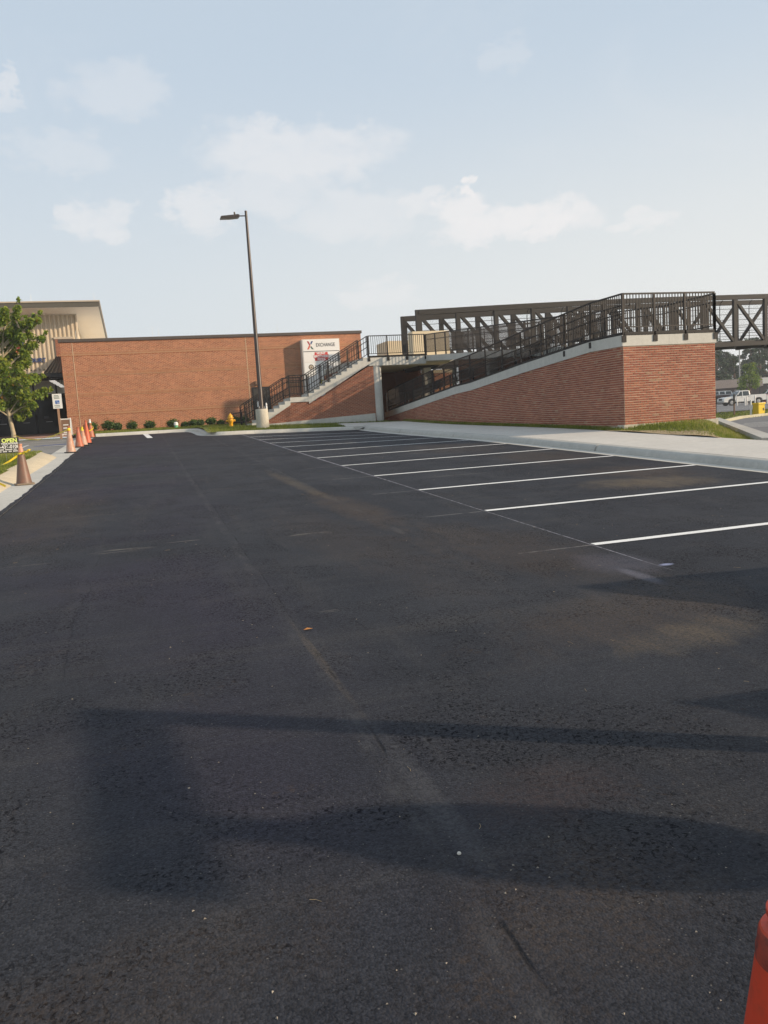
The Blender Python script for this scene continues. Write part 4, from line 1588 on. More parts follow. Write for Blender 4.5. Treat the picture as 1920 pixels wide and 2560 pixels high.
# four-stroke X emblem
def flat(name, poly, mat, parent, y=YF, th=0.004):
    mm = MB()
    mm.prism(poly, 'Y', y, y + th)
    return mm.build(name, mat, parent)
ex, ez, s_ = 10.43, 6.51, 0.25
flat('emblem_stroke', [(ex - .75 * s_, ez + s_), (ex - .32 * s_, ez + s_), (ex + .13 * s_, ez + 0.04 * s_), (ex - .22 * s_, ez + 0.04 * s_)], M_DRED, sgn)
flat('emblem_stroke', [(ex - .80 * s_, ez - s_), (ex - .33 * s_, ez - s_), (ex + .13 * s_, ez), (ex - .24 * s_, ez)], M_SALMON, sgn)
flat('emblem_stroke', [(ex + .38 * s_, ez + s_), (ex + .82 * s_, ez + s_), (ex + .42 * s_, ez + .3 * s_), (ex + .24 * s_, ez + .16 * s_), (ex + .1 * s_, ez + .45 * s_)], M_NAVY, sgn)
flat('emblem_stroke', [(ex + .22 * s_, ez - .12 * s_), (ex + .90 * s_, ez - s_), (ex + .42 * s_, ez - s_), (ex + .08 * s_, ez - .5 * s_)], M_DGREEN, sgn)
# second panel: red plaque with three words
flat('plaque', [(10.52, 5.50), (11.67, 5.50), (11.67, 6.095), (10.52, 6.095)], M_SIGNW2, sgn, y=YF + 0.001, th=0.002)
flat('plaque', [(10.68, 5.54), (11.52, 5.54), (11.52, 6.07), (10.68, 6.07)], M_RED, sgn, y=YF - 0.002, th=0.002)
flat('plaque', [(10.60, 5.74), (10.65, 5.69), (11.55, 5.69), (11.60, 5.74), (11.60, 5.88), (11.55, 5.93), (10.65, 5.93), (10.60, 5.88)], M_RED, sgn, y=YF - 0.004, th=0.0015)
lettering('lettering', 'HUNT', 0.20, (11.10, YF - 0.007, 5.995), M_SIGNW2, sgn, ext=0.001, bold=0.006)
lettering('lettering', 'BROTHERS', 0.20, (11.10, YF - 0.009, 5.81), M_SIGNW2, sgn, ext=0.001, bold=0.006)
lettering('lettering', 'PIZZA', 0.19, (11.10, YF - 0.007, 5.62), M_SIGNW2, sgn, ext=0.001, bold=0.006)
# third panel: round badge and a name half hidden by the railing
mm = MB()
mm.prism([(10.41 + 0.165 * math.cos(a * math.pi / 12), 5.17 + 0.165 * math.sin(a * math.pi / 12)) for a in range(24)], 'Y', YF, YF + 0.003)
mm.build('badge', M_CHAR, sgn)
mm = MB()
mm.prism([(10.41 + 0.115 * math.cos(a * math.pi / 12), 5.17 + 0.115 * math.sin(a * math.pi / 12)) for a in range(24)], 'Y', YF - 0.003, YF - 0.0005)
mm.build('badge', M_FASCIATOP, sgn)
flat('badge', [(10.35, 5.11), (10.47, 5.11), (10.41, 5.23)], M_CHAR, sgn, y=YF - 0.006, th=0.002)
lettering('lettering', 'El', 0.27, (10.74, YF, 5.17), M_GREYTXT, sgn, ext=0.002)
for k, xx in enumerate((10.98, 11.22, 11.5, 11.75)):
    flat('lettering', [(xx, 5.10), (xx + 0.09, 5.10), (xx + 0.09, 5.22), (xx, 5.22)], M_GREYTXT, sgn, th=0.002) if k % 2 == 0 else flat('lettering', [(xx, 5.08), (xx + 0.05, 5.08), (xx + 0.05, 5.30), (xx, 5.30)], M_GREYTXT, sgn, th=0.002)
# fourth panel: slanted yellow-green wordmark
for k in range(5):
    x0 = 10.85 + 0.24 * k
    flat('lettering', [(x0, 4.13), (x0 + 0.17, 4.13), (x0 + 0.24, 4.37), (x0 + 0.07, 4.37)], M_YGREEN if k < 4 else M_GREEN2, sgn)
# fifth panel: black plaque with orange
flat('plaque', [(10.14, 3.0), (10.55, 3.0), (10.55, 3.34), (10.14, 3.34)], M_CHAR, sgn)
flat('plaque', [(10.555, 3.0), (11.0, 3.05), (11.0, 3.34), (10.555, 3.34)], M_SALMON, sgn)

# ------------------------------------------------------------------ ribbed-metal building with the deep eaves
fc = thing('metal_clad_building', 'tan ribbed-metal building with a deep cream soffit over its glass entrance', 'building', (0, 0, 0))
YM = 53.5
XR = -3.4
prof = []
x_ = -24.0
cl = MB()
pts = []
while x_ < XR - 0.01:
    pts += [(x_, YM), (x_ + 0.12, YM), (x_ + 0.14, YM - 0.08), (x_ + 0.23, YM - 0.08), (x_ + 0.25, YM)]
    x_ += 0.25
pts.append((XR, YM))
soff = lambda y: 9.50 - 0.15 * (y - 52.0)
for a, b in zip(pts[:-1], pts[1:]):
    cl.poly([(a[0], a[1], 5.74), (b[0], b[1], 5.74), (b[0], b[1], soff(YM) + 0.0), (a[0], a[1], soff(YM) + 0.0)])
cl.build('metal_cladding', M_METALW, fc)
m = MB()
m.prism([(YM + 0.01, 5.0), (66, 5.0), (66, soff(66)), (YM + 0.01, soff(YM))], 'X', XR - 0.25, XR)
m.build('side_wall', M_METALW, fc)
m = MB()
RX = -1.86
m.prism([(52.0, soff(52)), (67, soff(67)), (67, soff(67) + 0.02), (52.0, soff(52) + 0.02)], 'X', -26, RX)
m.build('soffit', M_SOFFIT, fc)
m = MB()
m.prism([(51.95, soff(52) + 0.022), (67.05, soff(67) + 0.022), (67.05, soff(67) + 0.30), (51.95, soff(52) + 0.30)], 'X', -26, RX + 0.05)
m.build('fascia', M_FASCIA, fc)
m = MB()
m.prism([(51.90, soff(52) + 0.301), (67.1, soff(67) + 0.301), (67.1, soff(67) + 0.38), (51.90, soff(52) + 0.38)], 'X', -26, RX + 0.1)
m.build('roof', M_FASCIATOP, fc)
for x_ in (-6.6, -3.0):
    m = MB()
    m.tube([(x_ + 0.9, 53, 9.7), (x_ + 0.9, 53, 10.45)], [0.014, 0.008], 5)
    m.build('lightning_rod', M_WHITEP, fc)
m = MB()
m.box(-5.6, -5.3, 52.5, 52.62, soff(52.55) - 0.02, soff(52.55) - 0.004)
m.build('downlight', M_SIGNW2, fc)
# low brick shoulder between the two buildings
m = MB()
m.box(-4.64, -3.75, 53.36, 53.49, 5.74, 7.80)
m.build('brick_shoulder', M_BSTAIR, fc)
m = MB()
m.box(-4.70, -3.55, 53.33, 53.49, 7.801, 7.93)
m.build('shoulder_cap', M_FASCIATOP, fc)
m = MB()
m.box(-4.645, -3.74, 53.35, 53.40, 6.62, 6.84)
m.build('brick_band', M_BBAND, fc)
# entrance
m = MB()
m.box(-24, -4.2, 53.3, 53.40, 5.44, 5.735)
m.build('lintel', M_BLACK, fc)
m = MB()
m.box(-24, -4.21, 61.5, 61.6, 1.85, 5.95)
m.build('shop_front', M_GLASS, fc)
m = MB()
m.box(-24, -4.2, 53.5, 61.7, 5.96, 6.02)
m.build('ceiling', M_BLACK, fc)
m = MB()
m.box(-4.2, -3.9, 53.4, 61.7, 1.7, 5.955)
m.build('return_wall', M_BSTAIR, fc)
for i in range(8):
    x0 = -7.05 - 1.5 * (i - 1)
    p = MB()
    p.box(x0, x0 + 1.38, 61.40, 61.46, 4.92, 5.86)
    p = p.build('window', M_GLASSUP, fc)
    m = MB()
    m.box(x0 - 0.12, x0 - 0.005, 61.36, 61.48, 1.9, 5.94)
    m.box(x0 - 0.005, x0 + 1.385, 61.36, 61.48, 4.8, 4.915)
    m.build('frame', M_BLACK, p)
    if i < 6:
        d = MB()
        d.box(x0 + 0.02, x0 + 1.36, 61.42, 61.46, 2.1, 4.75)
        d = d.build('door', M_GLASS, fc)
        m = MB()
        m.box(x0 + 0.55, x0 + 0.98, 61.36, 61.39, 2.95, 2.99)
        m.build('handle', M_STEEL, d)
        m = MB()
        m.box(x0 + 0.45, x0 + 0.75, 61.395, 61.41, 3.2, 3.37)
        m.build('notice', M_GREYTXT, d)
# standing-seam awning
aw = MB()
A0, A1, B0, B1 = (-5.15, 50.45, 5.55), (-4.24, 50.45, 5.55), (-4.24, 53.25, 6.72), (-4.62, 53.25, 6.72)
aw.faces([A0, A1, B0, B1, (A0[0], A0[1], A0[2] - .05), (A1[0], A1[1], A1[2] - .05), (B0[0], B0[1], B0[2] - .05), (B1[0], B1[1], B1[2] - .05)], [(0, 1, 2, 3), (7, 6, 5, 4), (0, 4, 5, 1), (1, 5, 6, 2), (2, 6, 7, 3), (3, 7, 4, 0)])
aw = aw.build('awning', M_AWN, fc)
for k in range(5):
    u = k / 4
    m = MB()
    a = Vector(A0) * (1 - u) + Vector(A1) * u
    b = Vector(B1) * (1 - u) + Vector(B0) * u
    m.bar(a + Vector((0, 0, .02)), b + Vector((0, 0, .02)), 0.04, 0.06)
    m.build('seam', M_BLACK, aw)
m = MB()
m.box(-5.2, -4.22, 50.4, 50.5, 5.34, 5.54)
m.box(-5.2, -5.12, 50.5, 53.28, 5.34, 5.5)
m.build('awning_fascia', M_BLACK, aw)


def emis(name, c, s):
    m_, t, b, pos = newmat(name)
    b.inputs['Emission Color'].default_value = (*c, 1)
    b.inputs['Emission Strength'].default_value = s
    b.inputs['Base Color'].default_value = (*c, 1)
    return m_


M_LAMP = emis('lit_ceiling_lamp', (1.0, 0.97, 0.88), 0.55)
for k in range(4):
    y0 = 53.7 + k * 1.95
    m = MB()
    m.box(-5.25, -4.92, y0, y0 + 1.3, 5.30, 5.34)
    m.build('ceiling_lamp', M_LAMP, fc)
    m = MB()
    m.box(-5.10, -5.07, y0 + .5, y0 + .53, 5.341, 5.958)
    m.build('lamp_hanger', M_BLACK, fc)
# letters and emblem on the cladding (mostly behind the tree)
lettering('lettering', 'COURT', 0.36, (-5.27, YM - 0.10, 6.56), M_NAVY, fc, align='RIGHT', ext=0.04, bold=0.006, stretch=0.95)
ex, ez, s_ = -6.72, 7.35, 0.42
flat('emblem_stroke', [(ex + .38 * s_, ez + s_), (ex + .95 * s_, ez + s_), (ex + .48 * s_, ez + .2 * s_), (ex + .1 * s_, ez + .35 * s_)], M_NAVY, fc, y=YM - 0.12, th=0.05)
flat('emblem_stroke', [(ex - .75 * s_, ez + s_), (ex - .32 * s_, ez + s_), (ex + .13 * s_, ez), (ex - .22 * s_, ez)], M_DRED, fc, y=YM - 0.12, th=0.05)
flat('emblem_stroke', [(ex - .80 * s_, ez - s_), (ex - .33 * s_, ez - s_), (ex + .13 * s_, ez - .02), (ex - .24 * s_, ez - .02)], M_SALMON, fc, y=YM - 0.12, th=0.05)

# pale roof-top block seen over the platform
rt = MB()
rt.box(19.4, 21.4, 62.0, 65, 0.5, 7.86)
tag(rt.build('pale_building', M_CREAM), 'small pale block building seen through the platform railing', 'building')

# ------------------------------------------------------------------ lamp post
lp = thing('street_lamp', 'tall dark bronze lamp post on a round concrete base', 'street lamp', (5.69, 39.5, 1.62))
m = MB()
m.lathe([(0.315, -0.3), (0.312, 0.55), (0.305, 0.90), (0.29, 0.935), (0.0, 0.937)], 28, cap=False)
m.build('base', M_CONC_OLD, lp, smooth=True)
m = MB()
m.lathe([(0.20, 0.938), (0.20, 0.965), (0.125, 0.97), (0.118, 1.0), (0.060, 10.36), (0.0, 10.37)], 16, cap=False)
m.build('pole', M_POLE, lp, smooth=True)
m = MB()
m.box(0.10, 0.15, -0.03, 0.03, 1.55, 1.85)
m.build('hand_hole', M_POLE, lp)
for k in range(4):
    a = k * math.pi / 2 + 0.78
    m = MB()
    m.tube([(0.165 * math.cos(a), 0.165 * math.sin(a), 0.966), (0.165 * math.cos(a), 0.165 * math.sin(a), 1.06)], 0.018, 6)
    m.build('anchor_bolt', M_STEEL, lp)
m = MB()
m.tube([(-0.03, 0, 10.13), (-0.34, 0, 10.12)], 0.028, 8)
m.build('arm', M_POLE, lp)
m = MB()
m.prism([(-0.33, 10.06), (-0.40, 10.02), (-0.75, 9.98), (-1.22, 9.96), (-1.25, 9.98), (-1.22, 10.06), (-1.17, 10.085), (-0.75, 10.13), (-0.42, 10.17), (-0.33, 10.15)], 'Y', -0.17, 0.17)
m.build('lamp_head', M_POLE, lp, bevel=0.012)
m = MB()
m.tube([(-0.53, 0, 10.15), (-0.55, 0, 10.30)], [0.045, 0.04], 8)
m.build('light_sensor', M_BLACK, lp)
# small white valve next to the base
v = MB()
v.lathe([(0.045, 0), (0.045, 0.12), (0.03, 0.14), (0.05, 0.18), (0.03, 0.27), (0.0, 0.30)], 10, cap=False)
v = v.build('pipe_cap', M_WHITEP, smooth=True)
v.location = (5.69 + 0.235, 39.42, 1.62 + 0.93)
tag(v, 'small white pipe cap on the round lamp base', 'pipe cap')

# ------------------------------------------------------------------ hydrant
hy = thing('fire_hydrant', 'yellow fire hydrant on the grass beside the lamp post', 'hydrant', (4.30, 41.0, lawnz(4.3, 41.0) - 0.1))
m = MB()
m.lathe([(0.15, 0.0), (0.15, 0.05), (0.10, 0.06), (0.095, 0.12)], 20)
m.build('flange', M_HYD, hy, smooth=True)
m = MB()
m.lathe([(0.10, 0.12), (0.105, 0.3), (0.135, 0.34), (0.135, 0.47), (0.115, 0.50), (0.115, 0.52)], 20)
m.build('barrel', M_HYD, hy, smooth=True)
m = MB()
m.lathe([(0.165, 0.52), (0.165, 0.56), (0.125, 0.57), (0.115, 0.64), (0.08, 0.71), (0.035, 0.74), (0.03, 0.79), (0.0, 0.79)], 20, cap=False)
m.build('bonnet', M_HYD, hy, smooth=True)
for sx in (-1, 1):
    m = MB()
    m.tube([(sx * 0.1, 0, 0.41), (sx * 0.19, 0, 0.41)], 0.055, 10)
    m.tube([(sx * 0.19, 0, 0.41), (sx * 0.235, 0, 0.41)], [0.068, 0.045], 6)
    m.build('side_outlet', M_HYD, hy)
m = MB()
m.tube([(0, -0.1, 0.41), (0, -0.19, 0.41)], 0.075, 12)
m.tube([(0, -0.19, 0.41), (0, -0.23, 0.41)], [0.085, 0.05], 8)
m.build('front_outlet', M_HYD, hy)

# ------------------------------------------------------------------ leaves
def leaf_cloud(centers, radii, n_per, size, flat_=0.5, shell=0.55, seed=0, droop=0.0, squash=(1, 1, 1)):
    """folded two-triangle leaves in a set of lobes; returns verts, faces, tone"""
    r_ = np.random.default_rng(seed)
    V, T = [], []
    for (c, rad, n) in zip(centers, radii, n_per):
        d = r_.normal(size=(n, 3))
        d /= np.linalg.norm(d, axis=1)[:, None]
        rr = rad * (shell + (1 - shell) * r_.random(n)) * r_.uniform(0.75, 1.18, n)
        p = np.array(c) + d * rr[:, None] * np.array(squash)
        nrm = d * 0.6 + r_.normal(size=(n, 3)) * 0.7 + np.array([0, 0, 0.5])
        nrm /= np.linalg.norm(nrm, axis=1)[:, None]
        a = np.cross(nrm, r_.normal(size=(n, 3)))
        a /= np.linalg.norm(a, axis=1)[:, None]
        b = np.cross(nrm, a)
        s = size * r_.uniform(0.6, 1.35, n)[:, None]
        tip = p + a * s * 0.62 - np.array([0, 0, 1]) * s * droop
        tail = p - a * s * 0.5
        l = p + b * s * 0.42 + nrm * s * 0.12
        r2 = p - b * s * 0.42 + nrm * s * 0.12
        V.append(np.stack([tail, l, tip, r2], 1))
        T.append(np.clip(0.5 + d[:, 2] * 0.14 + r_.normal(0, 0.20, n), 0, 1))
    V = np.concatenate(V)
    n = len(V)
    F = np.arange(n * 4).reshape(n, 4)
    return V.reshape(-1, 3), F, np.concatenate(T)


LOBES = [(-5.36, 8.28, 0.21), (-5.55, 7.93, 0.30), (-6.08, 7.75, 0.42), (-5.80, 7.31, 0.47), (-5.19, 7.49, 0.33), (-4.84, 7.60, 0.28), (-4.51, 7.71, 0.21), (-6.27, 6.87, 0.56), (-5.54, 6.79, 0.47), (-5.05, 7.03, 0.33), (-5.28, 6.31, 0.42), (-4.83, 6.49, 0.28), (-4.43, 6.76, 0.19), (-6.07, 6.18, 0.60), (-5.47, 5.76, 0.42), (-6.89, 6.99, 0.70), (-7.11, 5.82, 0.79), (-6.37, 5.40, 0.65), (-5.70, 5.27, 0.42), (-5.26, 4.76, 0.37), (-4.91, 4.84, 0.23), (-6.97, 4.64, 0.79), (-6.06, 4.50, 0.60), (-5.46, 4.07, 0.47), (-4.84, 4.03, 0.33), (-4.60, 4.22, 0.21), (-5.79, 3.58, 0.47), (-5.23, 3.55, 0.28), (-6.44, 3.62, 0.51), (-7.28, 3.47, 0.58), (-5.94, 3.09, 0.23), (-5.55, 3.21, 0.23), (-7.74, 5.85, 0.84), (-7.91, 4.29, 0.70), (-6.69, 7.96, 0.47)]
tree = thing('broadleaf_tree', 'leafy young tree with a pale trunk in front of the ribbed-metal building', 'tree', (0, 0, 0))
TX, TY, TZ = -6.27, 44.0, 1.75
tr = MB()
tr.tube([(TX, TY, TZ - .1), (TX + .02, TY, TZ + .4), (TX - 0.06, TY, TZ + 1.1), (TX - 0.14, TY, TZ + 1.7), (TX - 0.16, TY, TZ + 3.2), (TX + 0.05, TY, TZ + 5.2), (TX + 0.4, TY, TZ + 6.3)], [0.14, 0.105, 0.095, 0.085, 0.06, 0.035, 0.012], 10)
cs, rs, ns = [], [], []
rr = random.Random(3)
for (x_, z_, r_) in LOBES:
    for rep in range(2):
        yo = rr.uniform(-1.5, 1.5) * max(0.25, 1.0 - abs(x_ - TX) / 2.6)
        y_ = TY + yo * (0.6 if rep == 0 else 1.1)
        c = (x_ + (0 if rep == 0 else rr.uniform(-.3, .1)), y_, z_ + (0 if rep == 0 else rr.uniform(-.3, .15)))
        cs.append(c)
        rs.append(r_ * (0.86 if rep == 0 else 0.72))
        ns.append(int(75 + 800 * r_ * r_))
    ddx, ddz = x_ - TX, z_ - (TZ + 3.0)
    dl = math.hypot(ddx, ddz) + 1e-6
    cs.append((x_ + 0.30 * ddx / dl, cs[-2][1], z_ + 0.30 * ddz / dl + 0.1))
    rs.append(0.15)
    ns.append(22)
    h0 = max(TZ + 1.25, z_ - 0.55 - 0.5 * abs(x_ - TX))
    tr.tube([(TX - 0.12, TY, h0), ((TX + x_) / 2, (TY + cs[-3][1]) / 2, (h0 + z_) / 2 + 0.12), (x_, cs[-3][1], z_)], [0.035, 0.022, 0.008], 6)
tr.build('trunk', M_BARK, tree, smooth=True)
V, F, T = leaf_cloud(cs, rs, ns, 0.155, shell=0.2, seed=5, droop=0.2)
raw_mesh('crown', V, F, M_LEAF, tree, tones=np.where(T > 0.93, T, np.clip(T + 0.2, 0, 0.88)))

# shrubs along the wall
SHR = [(-2.80, 0.44, 0.33), (-1.85, 0.42, 0.34), (-1.36, 0.26, 0.25), (-0.56, 0.33, 0.28), (0.43, 0.36, 0.26), (1.71, 0.38, 0.27), (2.42, 0.24, 0.17), (2.90, 0.34, 0.22), (3.30, 0.28, 0.21), (3.95, 0.36, 0.27), (4.50, 0.22, 0.16), (5.25, 0.42, 0.26), (5.86, 0.40, 0.26)]
ORD = ['first', 'second', 'third', 'fourth', 'fifth', 'sixth', 'seventh', 'eighth', 'ninth', 'tenth', 'eleventh', 'twelfth', 'thirteenth']
for i, (x_, r_, h_) in enumerate(SHR):
    z0 = lawnz(x_, 48.6)
    s = thing('round_shrub', f'{ORD[i]} low round shrub along the long brick wall, counted from the cones', 'shrub', (x_, 48.6, z0), group='shrubs along the brick wall')
    V, F, T = leaf_cloud([(0, 0, h_), (r_ * .3, -.05, h_ * .9), (-r_ * .35, .05, h_ * .85), (0.05, -.1, h_ * 1.15)], [r_, r_ * .7, r_ * .7, r_ * .6], [420, 240, 240, 200], 0.075, shell=0.45, seed=20 + i, squash=(1, 1, h_ / r_ * 1.05))
    raw_mesh('foliage', V, F, M_SHRUB, s, tones=T)
    m = MB()
    for k in range(4):
        m.tube([(0.02 * k - 0.03, 0, -0.05), ((k - 1.5) * r_ * .35, 0.03 * (k - 1.5), h_)], [0.015, 0.006], 5)
    m.build('stem', M_PBARK, s)
# clean-out pipe
cp = thing('cleanout_pipe', 'short green pipe with a white cap on the lawn strip', 'pipe', (1.85, 47.2, lawnz(1.85, 47.2)))
m = MB()
m.lathe([(0.11, -0.05), (0.11, 0.17)], 14)
m.build('pipe', M_PVC, cp, smooth=True)
m = MB()
m.lathe([(0.125, 0.171), (0.125, 0.22), (0.11, 0.33), (0.06, 0.36)], 14)
m.build('cap', M_WHITEP, cp, smooth=True)

# ------------------------------------------------------------------ cones
def cone(label, loc, h, mat, basemat=M_RUBBER, top=None, rz=0.3, r0=0.165):
    t = thing('traffic_cone', label, 'traffic cone', loc, rz, group='traffic cones')
    m = MB()
    b = 0.21
    m.prism([(-b + .05, -b), (b - .05, -b), (b, -b + .05), (b, b - .05), (b - .05, b), (-b + .05, b), (-b, b - .05), (-b, -b + .05)], 'Z', 0, 0.035)
    m.build('base', basemat, t, bevel=0.008)
    rt_ = 0.038
    k = 0.80
    zt = h * k
    rm = r0 + (rt_ - r0) * k
    m = MB()
    m.lathe([(r0 + .01, 0.03), (r0, 0.06), (rm, zt)], 28, cap=False)
    m.build('body', mat, t, smooth=True)
    m = MB()
    m.lathe([(rm, zt), (rm - .004, zt + .01), (rt_ + 0.012, h * 0.90), (rt_ + .004, h * 0.91), (rt_ + .002, h * 0.955), (rt_ + .009, h * 0.965), (rt_ + .009, h), (rt_ - .004, h), (rt_ - .006, h * 0.93)], 28, cap=False)
    m.build('collar', top or mat, t, smooth=True)
    return t


cone('dirt-brown traffic cone with yellow tape, standing by the grass island', (-2.70, 19.75, lot(-2.7, 19.75) + 0.006), 0.93, M_CONEDIRT, top=M_CONEPINK, basemat=plain('muddy_base', (0.22, 0.17, 0.12), 0.9, 0.2, 6), rz=0.2)
cone('pale faded traffic cone, nearest of the cluster by the service lane', (-2.56, 31.0, lot(-2.5, 31.0) + 0.006), 0.97, M_CONEFADE, top=M_CONE2)
cone('scuffed orange cone half hidden behind the pale faded cone', (-2.50, 34.4, lot(-2.5, 34.4) + 0.006), 0.80, M_CONE2, top=M_CONE2, rz=0.7)
cone('cream-streaked cone with a yellow tape knot in the cone cluster', (-2.42, 35.6, lot(-2.4, 35.6) + 0.006), 0.78, M_CONEFADE, top=M_TAPE, rz=1.1)
cone('bright orange cone, cleanest of the cluster by the service lane', (-2.36, 37.3, lot(-2.36, 37.3) + 0.006), 1.02, M_CONE2B, top=M_CONE2B, rz=0.5)
cone('white-topped orange cone at the far end of the cluster', (-2.55, 43.6, lot(-2.5, 43.6) + 0.006), 0.95, M_CONE2, top=M_WHITEP, rz=0.9)
fc_ = thing('traffic_cone', 'large red-orange cone at the lower corner of the picture', 'traffic cone', (1.018, 1.055, lot(1.03, 1.055) + 0.003), 0.1, group='traffic cones')
m = MB()
m.prism([(-.13, -.18), (.13, -.18), (.18, -.13), (.18, .13), (.13, .18), (-.13, .18), (-.18, .13), (-.18, -.13)], 'Z', 0, 0.035)
m.build('base', M_RUBBER, fc_, bevel=0.008)
m = MB()
m.lathe([(0.152, 0.03), (0.148, 0.06), (0.066, 0.685)], 40, cap=False)
m.build('body', M_CONE, fc_, smooth=True)
m = MB()
m.lathe([(0.066, 0.685), (0.0655, 0.687), (0.0655, 0.705), (0.0635, 0.71), (0.0605, 0.738), (0.0585, 0.742)], 40, cap=False)
m.build('dark_band', M_CONEBAND, fc_, smooth=True)
m = MB()
m.lathe([(0.0585, 0.742), (0.056, 0.747), (0.045, 0.749), (0.043, 0.760), (0.0475, 0.770), (0.0475, 0.781), (0.044, 0.784), (0.037, 0.782), (0.034, 0.74), (0.040, 0.60)], 40, cap=False)
m.build('collar', M_CONE, fc_, smooth=True)


def ribbon(pts, w, twist=1.0):
    m = MB()
    P = [Vector(p) for p in pts]
    fine = []
    for a, b in zip(P[:-1], P[1:]):
        for i in range(8):
            fine.append(a + (b - a) * i / 8)
    fine.append(P[-1])
    prev = None
    for i, p in enumerate(fine):
        a = 0.9 + 0.8 * math.sin(i * 0.37 * twist)
        d = Vector((0.25 * math.cos(a), 0.25 * math.cos(a), math.sin(a))).normalized() * (w / 2)
        r_ = (p - d, p + d)
        if prev:
            m.poly([prev[0], prev[1], r_[1], r_[0]])
        prev = r_
    return m


zc = lot(-2.7, 19.75)
tp = thing('barrier_tape', 'yellow barrier tape knotted to the dirt-brown cone', 'tape', (0, 0, 0))
ribbon([(-2.72, 19.72, zc + 0.70), (-2.95, 19.70, zc + 0.56), (-3.3, 19.75, zc + 0.42), (-4.0, 19.9, zc + 0.36), (-5.2, 20.2, zc + 0.5)], 0.05).build('strand', M_TAPE, tp)
m = MB()
m.lathe([(0.062, 0.675), (0.074, 0.70), (0.070, 0.73), (0.060, 0.75)], 16, (-2.70, 19.75, zc), cap=False)
m.build('knot', M_TAPE, tp)
ribbon([(-2.66, 19.68, zc + 0.72), (-2.56, 19.62, zc + 0.76), (-2.47, 19.6, zc + 0.79)], 0.06, 2).build('tail', M_TAPE, tp)
ribbon([(-3.35, 19.5, zc + 0.155), (-3.15, 19.3, zc + 0.10), (-3.0, 19.15, zc + 0.03)], 0.05, 0.6).build('strand', M_TAPE, tp)
tp = thing('barrier_tape', 'yellow barrier tape strung from the pale faded cone towards the tree', 'tape', (0, 0, 0))
z1 = lot(-2.5, 31)
ribbon([(-2.56, 31.0, z1 + 0.86), (-3.3, 33.0, z1 + 0.66), (-4.2, 36, z1 + 0.55), (-5.2, 40, z1 + 0.62), (-6.2, 43.9, z1 + 0.85)], 0.05).build('strand', M_TAPE, tp)
m = MB()
m.lathe([(0.058, 0.80), (0.068, 0.83), (0.064, 0.87), (0.05, 0.90)], 14, (-2.56, 31.0, z1), cap=False)
m.build('knot', M_TAPE, tp)
tp = thing('barrier_tape', 'yellow barrier tape draped on the white-topped cone', 'tape', (0, 0, 0))
z2 = lot(-2.5, 43.6)
ribbon([(-2.55, 43.55, z2 + 0.72), (-2.45, 43.4, z2 + 0.62), (-2.34, 42.6, z2 + 0.48), (-2.36, 40, z2 + 0.35), (-2.36, 37.3, lot(-2.4, 37.3) + 0.55)], 0.06).build('strand', M_TAPE, tp)

# ------------------------------------------------------------------ yard sign
ys_ = thing('yard_sign', 'charcoal yard sign with OPEN in lime letters on wire stakes', 'sign', (-3.95, 26.0, islez(-3.9, 26.0)), R(3))
m = MB()
m.box(-0.46, 0.38, -0.004, 0.004, 0.27, 0.72)
m.build('board', M_CHAR, ys_)
m = MB()
m.box(-0.44, -0.15, -0.007, -0.0045, 0.50, 0.715)
m.build('lime_square', M_LIME, ys_)
lettering('lettering', 'OPEN', 0.165, (0.12, -0.008, 0.635), M_LIMETXT, ys_, ext=0.001, bold=0.006, stretch=0.98)
lettering('lettering', 'YEAR-ROUND', 0.070, (0.12, -0.008, 0.545), M_WHITEP, ys_, ext=0.001, bold=0.003, stretch=1.05)
lettering('lettering', '0-436-0108', 0.135, (0.37, -0.008, 0.45), M_WHITEP, ys_, align='RIGHT', ext=0.001, bold=0.004, stretch=0.93)
for zz_, ww in ((0.372, 8), (0.318, 7)):
    x_ = -0.44
    while x_ < 0.34:
        L = random.choice([0.05, 0.09, 0.13, 0.2])
        L = min(L, 0.36 - x_)
        m = MB()
        n = max(1, int(L / 0.028))
        for k in range(n):
            m.box(x_ + k * 0.028, x_ + k * 0.028 + 0.02, -0.0065, -0.0045, zz_ - 0.017, zz_ + 0.017)
        m.build('lettering', M_WHITEP, ys_)
        x_ += L + 0.028
for sx in (-0.25, -0.06, 0.13):
    m = MB()
    m.tube([(sx + 0.05, 0.008, -0.12), (sx + 0.05, 0.008, 0.5)], 0.005, 5)
    m.build('stake', M_STEEL, ys_)
# accessible-parking sign
hs = thing('parking_sign', 'white accessible-parking sign on a brown post beside the brick corner', 'sign', (-4.10, 44.8, 1.62))
m = MB()
m.box(-0.055, 0.055, -0.03, 0.03, -0.1, 1.75)
m.build('post', plain('tan_post', (0.34, 0.20, 0.12), 0.6, 0.1, 6), hs)
m = MB()
m.box(-0.23, 0.23, -0.05, -0.034, 1.66, 2.42)
m.build('panel', M_SIGNW2, hs, bevel=0.006)
m = MB()
m.box(-0.10, 0.10, -0.056, -0.0505, 1.90, 2.08)
m.build('blue_square', plain('access_blue', (0.02, 0.12, 0.42), 0.5, 0.03), hs)
m = MB()
m.tube([(-0.02, -0.058, 2.055), (-0.015, -0.058, 1.99), (0.03, -0.058, 1.985), (0.05, -0.058, 1.93)], 0.009, 6)
m.tube([(0.02 + -0.045 * math.cos(a), -0.058, 1.955 - 0.035 * math.sin(a)) for a in np.linspace(0, math.pi, 7)], 0.007, 6)
m.build('wheelchair_mark', M_WHITEP, hs)
